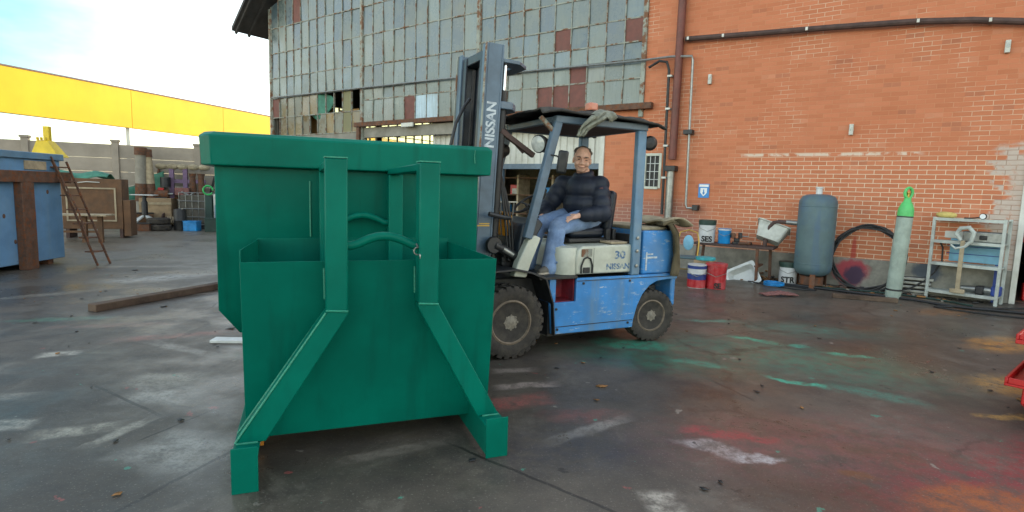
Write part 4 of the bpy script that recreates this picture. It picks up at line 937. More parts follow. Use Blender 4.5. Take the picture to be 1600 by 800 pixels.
# quilted jacket
jk = PB()
sp = [Vector((1.165, .565, 1.34)), Vector((1.14, .555, 1.50)), Vector((1.12, .54, 1.67))]
rd = [(.215, .255), (.235, .28), (.205, .25)]
tr_ = Matrix.Rotation(R(-58) + R(30), 3, 'Z')
for p, (a, b_) in zip(sp, rd): jk.ell(p, (a, b_, .17), Matrix.Rotation(R(-28), 3, 'Z'), 22, 10)
for s0, e0, w0 in ((SH_N, EL_N, WR_N), (SH_F, EL_F, WR_F)):
    pts = []; L1 = (e0 - s0).length; L2 = (w0 - e0).length
    n1 = max(3, int(L1 / .095)); n2 = max(3, int(L2 / .085))
    for i in range(n1 + 1): pts.append((s0.lerp(e0, i / n1), .116 - .012 * i / n1, (e0 - s0).normalized()))
    for i in range(1, n2): pts.append((e0.lerp(w0, i / n2), .100 - .030 * i / n2, (w0 - e0).normalized()))
    for p, r_, d_ in pts: jk.ell(p, (r_, r_, .10), d_.to_track_quat('Z', 'Y').to_matrix(), 18, 8)
    jk.lathe([(.045, 0), (.05, .012), (.045, .026)], n=14) if False else None
    jk.ell(e0.lerp(w0, .93), (.052, .052, .024), (w0 - e0).normalized().to_track_quat('Z', 'Y').to_matrix(), 14, 8)
    jk.cap(s0 + Vector((0, 0, .0)), Vector((1.12, .535, 1.72)), .09, .11)
nk = Vector((1.095, .515, 1.825))
jk.tube([nk + Vector((.082 * math.cos(a), .082 * math.sin(a), .022 * math.sin(a + 1.3))) for a in [2 * math.pi * i / 20 for i in range(20)]], .036, 10, closed=True)
jk.tube([nk + Vector((.09 * math.cos(a), .09 * math.sin(a), -.05 + .012 * math.sin(a + 1.3))) for a in [2 * math.pi * i / 20 for i in range(20)]], .042, 10, closed=True)
jo = jk.done('jacket', M['jacket'], person, remesh=.0085, sm=14, smooth=180)
PB().lathe([(.026, 0), (.026, .004)], c=(0, 0, 0), ax='y', n=16)
bp_ = PB(); bp_.ell(SH_N.lerp(EL_N, .22) + Vector((-.045, -.088, .02)), (.028, .008, .017), Matrix.Rotation(R(-25), 3, 'Z'), 14, 8); bp_.done('arm_patch', M['netred'], jo)
# jeans and shoes
jn = PB()
for h_, k_, a_, s_ in ((HP_N, KN_N, AN_N, 1), (HP_F, KN_F, AN_F, 1)):
    jn.chain([h_, h_.lerp(k_, .5), k_], [.128, .112, .094], 16)
    jn.chain([k_, k_.lerp(a_, .35), k_.lerp(a_, .7), a_ + Vector((0, 0, -.02))], [.092, .092, .092, .10], 16)
    for i in range(9):
        t_ = random.random(); q = h_.lerp(k_, t_) if i % 2 else k_.lerp(a_, t_); off = Vector((random.uniform(-1, 1), random.uniform(-1, .4), random.uniform(-.4, 1))).normalized() * .072
        ax2 = Vector((random.uniform(-1, 1), random.uniform(-1, 1), random.uniform(-.6, .6))).normalized() * .06
        jn.cap(q + off - ax2, q + off + ax2, .012, .010, 8)
jn.ell((1.15, .56, 1.35), (.16, .21, .12)); jn.done('jeans', M['jeans'], person, remesh=.009, sm=2, smooth=180)
for an in (AN_N, AN_F):
    sh = PB(); d_ = Vector((-.92, -.35, 0)).normalized()
    sh.chain([an + Vector((.03, 0, -.04)), an + d_ * .09 + Vector((0, 0, -.042)), an + d_ * .165 + Vector((0, 0, -.05))], [.045, .045, .032], 12)
    sh.cap(an + Vector((0, 0, .02)), an + Vector((.01, 0, -.03)), .05, .048)
    so_ = sh.done('shoe', M['shoe'], person, remesh=.008, sm=1, smooth=180)
    sl_ = PB(); sl_.cap(an + Vector((.03, 0, -.068)), an + d_ * .17 + Vector((0, 0, -.070)), .042, .034)
    for i, p in enumerate(sl_.v): sl_.v[i] = Vector((p.x, p.y, max(.787, min(p.z, .806))))
    sl_.done('sole', M['sole'], so_)

# ------------------------------------------------------------------ right side: things along the brick wall
def at_wall(t, d): p = wall_pt(t, -d); return (p.x, p.y, 0)
# air receiver
tk = thing('air_tank', 'tall upright blue-grey pressure tank with white cap standing against the brick wall', 'tank', at_wall(-1.45, .62), WR)
MB().lathe([(.02, .20), (.18, .22), (.27, .26), (.315, .34), (.32, .40), (.32, 1.56), (.315, 1.61), (.27, 1.69), (.18, 1.725), (.02, 1.735)], n=40).build('vessel', M['tank'], tk, smooth=60)
MB().lathe([(.321, .44), (.325, .45), (.321, .46)], n=40).lathe([(.321, 1.5), (.325, 1.51), (.321, 1.52)], n=40).build('weld_ring', M['tank'], tk)
for a in (40, 160, 280):
    lg = MB().bar((.27 * math.cos(R(a)), .27 * math.sin(R(a)), .0), (.26 * math.cos(R(a)), .26 * math.sin(R(a)), .36), .09, .012, (math.cos(R(a)), math.sin(R(a)), 0)).build('leg', M['rust'], tk)
MB().lathe([(.20, .05), (.20, .21)], n=20).build('skirt', M['rust'], tk)
MB().lathe([(.055, 1.73), (.055, 1.83), (.065, 1.835), (.065, 1.86), (.05, 1.865)], n=18).build('cap', M['pailw'], tk)
op = MB().tube([(-.30, -.05, 1.18), (-.62, -.06, 1.19), (-.72, -.06, 1.17), (-.79, -.06, 1.08), (-.83, -.06, .92), (-.85, -.06, .70)], .038, 12).build('outlet_pipe', M['darkrust'], tk)
MB().tube([(-.31, -.05, 1.18), (-.50, -.055, 1.19)], .046, 12).build('coupling', M['steel'], op)
# coil of hose leaning on the wall
random.seed(11)
cpts = []
for i in range(150):
    a = 2 * math.pi * i / 42; r_ = .56 + .02 * math.sin(i * .7) + .008 * (i // 42)
    x = r_ * math.cos(a); z = .59 + r_ * math.sin(a) * 1.02
    cpts.append((x, -.30 + .22 * z / 1.2 - .018 * (i // 42) + .01 * math.sin(i), z))
hc = MB().tube(cpts, .017, 8).tube([(p[0] * .965, p[1] - .03, .59 + (p[2] - .59) * .96) for p in cpts[:90]], .015, 8)
tag(hc.build('hose_coil', M['hose'], None, loc=at_wall(-.62, .06), rz=WR), 'large coil of black hose leaning against the brick wall between tank and gas cylinder', 'hose')
# gas cylinder, leaning a little
gc = thing('gas_cylinder', 'tall grey gas cylinder with neon green shoulder and valve guard standing by the wall', 'gas cylinder', (6.50, 9.43, 0), 0)
gc.rotation_euler = (R(2), R(1.2), 0)
MB().lathe([(.02, .004), (.108, .004), (.116, .03), (.116, 1.42), (.115, 1.44)], n=32).build('barrel', M['cylgrey'], gc)
MB().lathe([(.1165, 1.405), (.1165, 1.45), (.112, 1.52), (.085, 1.60), (.055, 1.65), (.05, 1.70), (.02, 1.70)], n=32).build('shoulder', M['neon'], gc, smooth=60)
MB().lathe([(.117, .14), (.118, .16), (.117, .17)], n=32).lathe([(.1175, 1.385), (.1185, 1.395), (.1175, 1.404)], n=32).build('band', M['dark'], gc)
vg = MB().tube([(0, 0, 1.69)] + [(.0 + .06 * math.sin(a), 0, 1.785 - .085 * math.cos(a)) for a in [R(k) for k in range(0, 361, 15)]], .024, 10)
vg.build('valve_guard', M['neon'], gc)
MB().lathe([(.022, 1.69), (.022, 1.77), (.03, 1.78), (.03, 1.80)], n=12).build('valve', M['gold'], gc)
# plank on the ground, stacked plates, dark shield and bits by the wall
pk_ = MB().box(-.47, .47, -.05, .05, 0, .075).build('timber', M['oldwood'], None, bevel=.008, loc=(5.85, 9.16, 0), rz=R(-20))
tag(pk_, 'short dark timber lying on the ground in front of the hose coil', 'timber')
for k in range(4):
    pp = MB().box(-.22, .22, -.16, .16, 0, .05).build('metal_plate', M['steel'], None, bevel=.008, loc=(7.28 + .012 * (k % 2), 10.02 - .012 * k, .004 + .075 * k + .03), rz=WR + R((-3, 4, -2, 5)[k]))
    tag(pp, ('lowest', 'second lowest', 'second highest', 'topmost')[k] + ' grey metal plate in the small stack beside the gas cylinder', 'metal plate', 'plates stacked by the wall')
bk2 = MB().box(-.20, .20, -.15, .15, 0, .028).build('brick_support', M['concrete'], None, loc=(7.28, 10.02, 0), rz=WR); tag(bk2, 'flat concrete block under the stack of metal plates', 'block')
tag(MB().tube([(0, .02, .98), (.05, .0, .86), (.06, -.03, .62), (-.03, -.06, .42), (-.16, -.12, .26), (-.34, -.2, .12), (-.6, -.26, .02)], .014, 8).build('cable', M['hose'], None, loc=at_wall(.42, .06), rz=WR), 'black cable hanging down the wall behind the gas cylinder', 'cable')
# workbench with the blue side panel and shelf rack before it
wb_ = thing('workbench', 'pale blue workbench with white top against the wall behind the shelf rack', 'workbench', (8.02, 9.86, 0), R(-48))
MB().box(-.50, .52, -.36, .38, 1.04, 1.16).build('top', M['panelwhite'], wb_, bevel=.008)
MB().box(-.47, .49, -.34, -.325, .64, 1.035).build('front_panel', M['benchb'], wb_, bevel=.004)
for z in (.77, .90): MB().box(-.46, .48, -.348, -.341, z, z + .012).build('drawer_line', M['navy'], wb_)
for x, y in ((-.46, -.3), (.44, -.3), (-.46, .3), (.44, .3)): MB().box(x, x + .045, y - .03, y + .03, 0, 1.03).build('leg', M['benchb'] if x < 0 else M['navy'], wb_, bevel=.003)
MB().box(-.42, .44, -.2, .3, .36, .38).build('shelf', M['brownwood'], wb_)
rk = thing('shelf_rack', 'open grey-white steel shelf rack holding a clamp beside the door', 'rack', (7.68, 9.42, 0), R(-52))
RX, RY = .47, .17
for x, y in ((-RX, -RY), (RX, -RY), (-RX, RY), (RX, RY)): MB().box(x - .022, x + .022, y - .022, y + .022, 0, 1.40).build('upright', M['rackm'], rk, bevel=.003)
for z in (.12, .60, .98, 1.36): MB().box(-RX - .01, RX + .01, -RY - .025, RY + .025, z, z + .022).box(-RX, RX, -RY - .027, -RY - .024, z - .02, z + .03).build('shelf', M['rackm'], rk, bevel=.003)
def on(root_loc, rz, x, y, z): c, s_ = math.cos(rz), math.sin(rz); return (root_loc[0] + x * c - y * s_, root_loc[1] + x * s_ + y * c, z)
RL, RA = (7.68, 9.42), R(-52)
tag(MB().ell((0, 0, .055), (.13, .08, .055)).ell((.08, .02, .05), (.09, .07, .05)).build('foam_lump', M['sponge'], None, loc=on(RL, RA, -.38, 0, 1.383), rz=RA), 'yellow foam lump on top of the steel shelf rack', 'foam')
ga = thing('pressure_gauge', 'small round pressure gauge with hose lying on top of the shelf rack', 'gauge', on(RL, RA, .14, 0, 1.383), RA)
MB().lathe([(.045, 0), (.05, .01), (.05, .03), (.045, .035)], c=(0, -.02, .052), ax='y', n=20).build('dial_case', M['dark'], ga); MB().lathe([(.04, -.003), (.001, -.004)], c=(0, -.02, .052), ax='y', n=20).build('dial', M['signw'], ga)
MB().tube([(-.04, 0, .03), (-.15, 0, .015), (-.25, .02, .013)], .011, 6).build('hose', M['hose'], ga)
gb = thing('machine_box', 'grey metal machine casing on the second shelf of the rack', 'machine', on(RL, RA, .2, .02, 1.003), RA)
MB().box(-.28, .26, -.12, .12, 0, .18).build('casing', M['steel'], gb, bevel=.02); MB().box(-.05, .05, -.15, -.121, .05, .12).build('knob', M['dark'], gb, bevel=.01)
cl = thing('pipe_clamp', 'long worn steel clamp hooked over the front of the shelf rack', 'clamp', on(RL, RA, -.02, -.28, .17), RA)
MB().box(-.03, .03, -.012, .012, 0, .86).build('bar', M['woodw'], cl, bevel=.004)
MB().tube([(-.03, 0, .86), (-.10, 0, .97), (-.05, 0, 1.06), (.06, 0, 1.08), (.13, 0, 1.0), (.11, 0, .86), (.03, 0, .76), (-.09, 0, .72), (-.16, 0, .78)], [.03, .035, .035, .035, .035, .03, .025, .022, .015], 8).build('jaw', M['rackm'], cl)
MB().box(-.10, .10, -.03, .03, -.02, .05).build('foot', M['woodw'], cl, bevel=.01)
pt_ = thing('power_tool', 'grey tool lying on the lowest shelf of the rack', 'tool', on(RL, RA, .22, .0, .145), RA)
MB().tube([(-.25, 0, .07), (.1, 0, .08), (.2, 0, .07)], [.045, .065, .05], 14).build('motor', M['steel'], pt_); MB().box(-.05, .06, -.1, .1, 0, .14).build('gearbox', M['dark'], pt_, bevel=.02); MB().box(.15, .27, -.08, .08, .0, .16).build('end_cover', M['navy'], pt_, bevel=.02)
# table with tub, vice and pails
TL0, TA = (4.47, 11.16), R(-33)
tb = thing('steel_table', 'low rusty steel table against the brick wall carrying pails and a tub', 'table', (*TL0, 0), TA)
MB().box(-.80, .72, -.28, .30, .66, .70).build('top', M['darkrust'], tb, bevel=.006)
for x, y in ((-.72, -.22), (.45, -.22), (-.72, .24), (.62, .24)): MB().bar((x, y, 0), (x * .96, y, .66), .05, .05, (0, 1, 0)).build('leg', M['rust'], tb)
MB().box(.40, .48, -.24, .26, .30, .33).build('stretcher', M['rust'], tb)
def pail(name, label, loc, rz, r, h, body, bands=(), lid=None, txt=None, tz=.3, ts=.12, handle=True, group='paint pails by the brick wall', rot=None, tcol='ink', toff=0):
    o = thing(name, label, 'pail', loc, rz, group)
    if rot: o.rotation_euler = rot
    MB().lathe([(r * .93, 0), (r * .95, .004), (r, h * .97), (r * 1.03, h * .975), (r * 1.03, h), (r * .97, h)], n=32).build('bucket', M[body], o)
    for (z0, z1, m_) in bands:
        MB().lathe([(r * (.952 + .05 * z0) , h * z0), (r * (.954 + .05 * z0) + .002, h * z0 + .001), (r * (.954 + .05 * z1) + .002, h * z1), (r * (.952 + .05 * z1), h * z1 + .001)], n=32).build('label_band', M[m_], o)
    if lid: MB().lathe([(r * 1.035, h * .9), (r * 1.045, h * .905), (r * 1.045, h + .012), (r * .9, h + .016), (.01, h + .012)], n=32).build('lid', M[lid], o)
    if handle: MB().tube([(r * 1.03, 0, h * .88), (r * .9, -r * .75, h * .66), (0, -r * 1.12, h * .52), (-r * .9, -r * .75, h * .66), (-r * 1.03, 0, h * .88)], .005, 6).build('handle', M['steel'], o)
    if txt: text(txt, ts, M[tcol], o, 'lettering', Matrix.Rotation(toff, 4, 'Z') @ Matrix.Translation((0, 0, h * tz)), wrap=r * 1.012, bold=.006, sx=1.0)
    return o
tp = lambda x, y, z=.701: on(TL0, TA, x, y, z)
face = lambda p: math.atan2(p[0], p[1]) * -1       # turn the local -y side toward the yard
p = tp(-.58, -.02); pail('paint_pail', 'white pail with dark green lid and black letters on the steel table', p, face(p), .165, .44, 'pailw', [(.80, .97, 'paild')], 'paild', 'SES', .16, .155)
p = tp(-.24, .0); pail('paint_pail', 'bright blue pail with a white rim on the steel table', p, face(p), .125, .30, 'pailb', [(.88, .99, 'pailw')], None)
p = (3.33, 9.98, 0); pail('paint_pail', 'white and red pail with a navy band on the ground behind the forklift', p, face(p), .165, .42, 'pailw', [(.02, .36, 'pailr'), (.36, .60, 'pailnavy'), (.82, .95, 'pailnavy')], None)
p = (3.66, 9.94, 0); pail('paint_pail', 'all red pail with pale label and black letters on the ground by the table', p, face(p), .18, .44, 'pailr', [(.94, .99, 'pailw')], 'pailr', 'SE', .14, .13, toff=R(12))
p = (5.33, 10.72, 0); pail('paint_pail', 'white pail with black letters standing on the ground in front of the pressure tank', p, face(p), .165, .42, 'pailw', [(.78, .97, 'paild')], 'paild', 'STR', .22, .15)
tag(MB().lathe([(.16, 0), (.175, .01), (.175, .05), (.15, .06), (.01, .062)], n=28).build('pail_lid', M['teal'], None, loc=(3.55, 10.22, .47), rz=0), 'loose turquoise lid resting on a box behind the red pail', 'lid')
tag(MB().box(-.16, .16, -.14, .14, 0, .47).build('carton', M['card'], None, bevel=.008, loc=(3.55, 10.24, 0), rz=WR), 'cardboard carton standing behind the red pail', 'carton')
# chair with brass tube back
chp = thing('tube_chair', 'old chair with a curved brass tube frame standing behind the forklift', 'chair', (3.35, 10.75, 0), R(-25))
MB().tube([(-.19, .18, 0), (-.19, .17, .45), (-.20, .22, .75), (-.16, .25, .92), (0, .26, .97), (.16, .25, .92), (.20, .22, .75), (.19, .17, .45), (.19, .18, 0)], .014, 8).build('back_frame', M['gold'], chp)
for x in (-.19, .19): MB().tube([(x, -.19, 0), (x, -.18, .44)], .014, 8).build('leg', M['gold'], chp)
MB().box(-.21, .21, -.21, .20, .44, .48).build('seat', M['tank'], chp, bevel=.015); MB().ell((0, .24, .72), (.10, .02, .15)).build('back_pad', M['benchb'], chp)
MB().tube([(-.19, .18, .2), (.19, .18, .2)], .01, 6).build('rung', M['gold'], chp)
# vice on table, tilted tub, sink under table
vc = thing('bench_vice', 'small dark vice on the steel table beside the tub', 'vice', tp(.0, .0), TA + R(20))
MB().box(-.08, .08, -.06, .06, 0, .05).box(-.05, .05, -.04, .04, .051, .12).build('base', M['dark'], vc, bevel=.01); MB().box(-.11, -.03, -.07, .07, .121, .22).build('jaw', M['rust'], vc, bevel=.012); MB().box(.03, .09, -.07, .07, .121, .23).build('jaw', M['dark'], vc, bevel=.012)
MB().tube([(.09, 0, .16), (.2, 0, .16)], .014, 8).tube([(.2, -.08, .16), (.2, .08, .16)], .008, 6).build('screw', M['steel'], vc)
for k, (x, l_, r_) in enumerate(((.16, .2, .03), (.24, .16, .025))):
    tag(MB().tube([(-l_ / 2, 0, r_), (l_ / 2, .02, r_)], r_, 10).ell((l_ / 2, .02, r_), r_ * 1.3, nu=10, nv=6).build('fitting', M['dark' if k else 'rust'], None, loc=tp(x, -.1 + .12 * k), rz=R(40 * k)), ('rusty pipe fitting lying on the table near the vice', 'dark pipe fitting lying on the table next to the tub')[k], 'fitting')
tu = thing('plastic_tub', 'pale grey plastic tub tilted on the end of the steel table', 'tub', tp(.52, .0, .705), TA); tu.rotation_euler = (R(-24), R(17), TA)
def rrect(a, b_, r_, z, n=5):
    out = []
    for cx_, cy_, a0 in ((a - r_, b_ - r_, 0), (-a + r_, b_ - r_, 90), (-a + r_, -b_ + r_, 180), (a - r_, -b_ + r_, 270)):
        out += [(cx_ + r_ * math.cos(R(a0 + 90 * i / n)), cy_ + r_ * math.sin(R(a0 + 90 * i / n)), z) for i in range(n + 1)]
    return out
def tubmesh(levels):
    m_ = MB(); rings = [rrect(*l_) for l_ in levels]; n = len(rings[0]); vs = [p for r_ in rings for p in r_]
    fs = [(i * n + j, i * n + (j + 1) % n, (i + 1) * n + (j + 1) % n, (i + 1) * n + j) for i in range(len(rings) - 1) for j in range(n)] + [tuple(range(n)), tuple(range((len(rings) - 1) * n, len(rings) * n))]
    return m_.add(vs, fs)
tubmesh([(.21, .13, .05, .12), (.28, .19, .06, .42), (.31, .22, .07, .425), (.31, .22, .07, .445), (.27, .18, .06, .44), (.20, .12, .05, .14)]).build('basin', M['tub'], tu, bevel=.003)
sk2 = thing('enamel_sink', 'chipped white enamel sink lying tipped on the ground under the table', 'sink', (4.62, 11.0, .03), R(-20)); sk2.rotation_euler = (R(62), R(-28), R(-25))
tubmesh([(.20, .15, .05, 0), (.26, .20, .06, .16), (.30, .24, .05, .165), (.30, .24, .05, .18), (.25, .19, .06, .17), (.19, .14, .05, .02)]).build('bowl', M['sink'], sk2, bevel=.003)
MB().tube([(.02 * i, .06 * math.sin(i * .9), -.012) for i in range(-6, 7)], .006, 6).build('wire', M['dark'], sk2)
# heaps of scrap under the table: small loose pieces nobody could count
random.seed(5)
lt = MB()
for k in range(240):
    t_ = random.gauss(-2.45, .45) if k < 110 else random.uniform(-3.4, 1.1); dd = abs(random.gauss(.30, .22)) + .03
    p = wall_pt(t_, -dd); s_ = random.uniform(.015, .06); rot = Matrix.Rotation(random.uniform(0, 6.28), 3, 'Z') @ Matrix.Rotation(random.uniform(-.5, .5), 3, 'X')
    h_ = random.uniform(0, .14) * max(0, 1 - dd / .8) if k < 110 else 0
    o_ = Vector((p.x, p.y, s_ * .35 + h_)); a, b_, c_ = s_ * random.uniform(.8, 2.2), s_, s_ * random.uniform(.2, .5)
    vs = [o_ + rot @ Vector((x * a / 2, y * b_ / 2, z * c_ / 2)) for z in (-1, 1) for x, y in ((-1, -1), (1, -1), (1, 1), (-1, 1))]
    lt.add(vs, [(0, 3, 2, 1), (4, 5, 6, 7), (0, 1, 5, 4), (1, 2, 6, 5), (2, 3, 7, 6), (3, 0, 4, 7)], random.choice([0, 0, 1, 2, 3]))
lo = lt.build('litter', [M['leaf'], M['rust'], M['concrete'], M['dark']], None); lo['kind'] = 'stuff'; lo['label'] = 'small scrap and dry leaves gathered along the foot of the brick wall'
lv_ = MB()
for k in range(170):
    x, y = random.uniform(-7, 7.5), random.uniform(2.6, 11); s_ = random.uniform(.008, .026) if k > 12 else random.uniform(.035, .06)
    a = random.uniform(0, 6.28); pts = [(x + s_ * q * math.cos(a + an) , y + s_ * q * math.sin(a + an), .006 + random.uniform(0, .006)) for an, q in ((0, 1.3), (.9, .6), (1.9, .8), (3.1, 1.1), (4.2, .7), (5.3, .8))]
    lv_.add(pts, [tuple(range(6))], random.choice([0, 1, 1]))
lvo = lv_.build('dead_leaves', [M['leaf'], M['dark']], None, solid=.003); lvo['kind'] = 'stuff'; lvo['label'] = 'scattered dry leaves and grit on the yard floor'
# net heap, hoses and cables on the ground
def netf(u, v):
    x = (u - .5) * .60; y = (v - .5) * .20
    return (x, y, .012 + .06 * math.exp(-(y / .09) ** 2) * (1 - abs(u - .5) * 1.5) + .02 * abs(mnoise.noise(Vector((u * 12, v * 6, 4)))))
tag(MB().sheet(netf, 36, 14).build('red_netting', M['netred'], None, loc=(4.52, 9.35, 0), rz=R(8), solid=.02), 'rolled faded red netting lying on the ground before the table', 'netting')
def cable(label, pts, r_, mat='hose', name='cable', cat='cable'):
    o = Vector(pts[0]); q = []
    P = [Vector((x, y, r_ + .003)) for x, y in pts]
    for i in range(len(P) - 1):
        p0, p1, p2, p3 = P[max(i - 1, 0)], P[i], P[i + 1], P[min(i + 2, len(P) - 1)]
        for k in range(8):
            t_ = k / 8; q.append(.5 * ((2 * p1) + (p2 - p0) * t_ + (2 * p0 - 5 * p1 + 4 * p2 - p3) * t_ * t_ + (3 * p1 - p0 - 3 * p2 + p3) * t_ ** 3))
    q.append(P[-1]); o = Vector((P[0].x, P[0].y, 0))
    return tag(MB().tube([p - o for p in q], r_, 8).build(name, M[mat], None, loc=o), label, cat)
wp = lambda t, d: tuple(wall_pt(t, -d))[:2]
cable('thick black hose snaking along the ground in front of the shelf rack', [wp(-2.2, .75), wp(-1.5, .85), wp(-.6, .95), wp(.1, 1.02), wp(.6, 1.25), wp(1.2, 1.2), wp(2.2, 1.0)], .022, name='ground_hose', cat='hose')
cable('thin green hose running along the ground below the pressure tank', [wp(-2.6, .55), wp(-1.9, .7), wp(-1.2, .62), wp(-.4, .5), wp(.3, .55), wp(.9, .9)], .014, 'paild', 'ground_hose', 'hose')
cable('thin dark cable looping over the ground near the red netting', [wp(-2.5, .9), wp(-2.1, 1.1), wp(-1.6, 1.25), wp(-1.3, 1.1), wp(-1.7, .95), wp(-2.0, 1.0)], .012)
cable('thin black cable running from the doorway across the ground', [wp(1.9, .2), wp(1.5, .6), wp(1.0, 1.05), wp(.4, 1.45), wp(1.2, 1.6), wp(2.6, 1.3)], .013)
tag(MB().tube([(.17 * math.cos(a), .17 * math.sin(a), .016 + .004 * a) for a in [2 * math.pi * i / 24 for i in range(60)]], .011, 6).build('hose_ring', M['pailb'], None, loc=(4.90, 10.35, 0)), 'small coil of blue hose lying on the ground beside the lettered white pail', 'hose')
# sign
sg = thing('wall_sign', 'small blue safety sign with a white shield fixed to the brick wall', 'sign', tuple(wall_pt(-3.745, -.012, 1.75)), WR)
MB().box(-.115, .115, -.006, .006, -.15, .15).build('panel', M['signb'], sg)
MB().box(-.10, .10, -.009, -.0065, .085, .135).build('white_strip', M['signw'], sg)
MB().prism([(-.07, .06), (.07, .06), (.07, -.04), (0, -.12), (-.07, -.04)], 'y', -.0085, -.0065).build('shield', M['signw'], sg)
MB().box(-.012, .012, -.0105, -.0088, -.07, .03).prism([(-.035, -.035), (.035, -.035), (0, -.085)], 'y', -.0105, -.0088).build('emblem', M['signb'], sg)
# inside the doorway
rb_ = thing('red_cabinet', 'bright red cabinet hanging just inside the doorway', 'cabinet', tuple(wall_pt(1.95, .9, 1.0)), WR)
MB().box(-.36, .5, -.2, .2, 0, .85).build('case', M['red'], rb_, bevel=.01); MB().box(-.30, .44, -.215, -.201, .06, .79).build('door', M['red'], rb_, bevel=.004)
MB().box(-.2, .3, .1, .2, -1.0, 0).build('stand', M['dark'], rb_)
rj = thing('red_can', 'red can standing on the floor inside the doorway', 'can', tuple(wall_pt(1.78, .55, .013)), WR)
MB().box(-.14, .14, -.1, .1, 0, .30).build('body', M['red'], rj, bevel=.02); MB().tube([(-.08, 0, .30), (-.08, 0, .36), (.06, 0, .36), (.06, 0, .30)], .014, 8).build('handle', M['red'], rj)
# red skip at the right edge
rs = thing('red_skip', 'bright red steel skip with flanged rim at the right edge of the yard', 'skip', (3.80, 4.16, 0), R(-50))
def taper(x0, x1, y0, y1, z0, z1, i): return [(x0 + i, y0 + i, z0), (x1 - i, y0 + i, z0), (x1 - i, y1 - i, z0), (x0 + i, y1 - i, z0), (x0, y0, z1), (x1, y0, z1), (x1, y1, z1), (x0, y1, z1)]
BF = [(0, 3, 2, 1), (4, 5, 6, 7), (0, 1, 5, 4), (1, 2, 6, 5), (2, 3, 7, 6), (3, 0, 4, 7)]
MB().add(taper(.10, 1.6, .0, 1.3, .14, .27, 0), BF).add(taper(.10, 1.6, 0, 1.3, .02, .139, .10), BF).build('body', M['red'], rs, bevel=.006)
MB().box(.0, 1.7, -.06, 1.4, .271, .29).box(.0, .02, -.06, 1.4, .291, .335).box(.021, 1.7, -.06, -.04, .291, .335).build('ledge', M['red'], rs, bevel=.004)
MB().box(.10, 1.6, .12, 1.35, .291, .585).build('upper_body', M['red'], rs, bevel=.004)
MB().box(.02, 1.7, .03, 1.4, .586, .62).box(.02, .04, .03, 1.4, .621, .66).box(.041, 1.7, .03, .05, .621, .66).build('rim', M['red'], rs, bevel=.004)

# ------------------------------------------------------------------ left side: yard corner
bs = thing('blue_container', 'weathered blue steel container with rusty brown frame at the left edge of the yard', 'container', (-8.62, 10.72, 0), R(4))
MB().box(-2.4, 0, -3.2, 0, .10, 1.93).build('shell', M['blueskip'], bs, bevel=.01)
MB().box(-2.46, .05, -3.26, .05, 1.931, 2.05).build('lid', M['fadedblue'], bs, bevel=.012)
MB().box(-.05, .13, -3.3, .10, 1.52, 1.72).build('rail', M['rust'], bs, bevel=.01)
for y in (-.98, -2.9): MB().box(.002, .14, y - .14, y + .14, 0, 1.519).build('upright', M['rust'], bs, bevel=.01)
MB().box(.003, .02, -.86, -.36, 1.75, 1.90).build('opening_plate', M['woodw'], bs)  # pale plate added to stand for the opening below the lid
for y in (-.3, -1.7, -3.0): MB().box(-2.2, -.05, y - .06, y + .06, 0, .099).build('foot', M['rust'], bs)
for k, (y, z) in enumerate(((-.35, 1.35), (-1.35, .95), (-1.55, 1.15), (-1.15, .5), (-.84, .7))): MB().ell((.002, y, z), (.012, .03, .04), nu=8, nv=6).build('rust_scab', M['rust'], bs)
yh = thing('yellow_hopper', 'bright yellow steel hopper with pyramid top standing behind the blue container', 'hopper', (-9.86, 12.0, 0), R(10))
MB().box(-.12, .12, -.12, .12, 0, 2.04).build('bin', M['yellowp'], yh, bevel=.01)
ZH = 2.045
MB().add([(-.24, -.2, ZH), (.28, -.2, ZH), (.28, .2, ZH), (-.24, .2, ZH), (-.15, -.12, ZH + .34), (.05, -.12, ZH + .34), (.05, .12, ZH + .34), (-.15, .12, ZH + .34)], BF).build('cone', M['yellowp'], yh, bevel=.006)
for x in (-.12, -.05, .03): MB().box(x - .012, x + .012, -.16, -.10, ZH + .341, ZH + .40).build('lug', M['yellowp'], yh)
MB().box(-.09, .02, .0, .10, ZH + .341, ZH + .64).build('post', M['yellowp'], yh, bevel=.004)
# rolling steps
ld = thing('step_ladder', 'rusty steel steps leaning against the blue container', 'ladder', (-7.75, 10.55, 0), R(-4))
for y in (-.15, .15): MB().bar((0, y, 0), (-.78, y, 1.92 if y < 0 else 1.92), .035, .02, (0, 1, 0)).build('stringer', M['rust'], ld)
for k in range(7):
    z = .24 + .26 * k; x = -.78 * z / 1.92
    MB().box(x - .16, x + .02, -.137, .137, z, z + .022).build('tread', M['rust'], ld)
MB().tube([(-.12, -.17, .34), (-.30, -.17, 1.0), (-.78, -.17, 2.0)], .014, 6).build('handrail', M['rust'], ld)
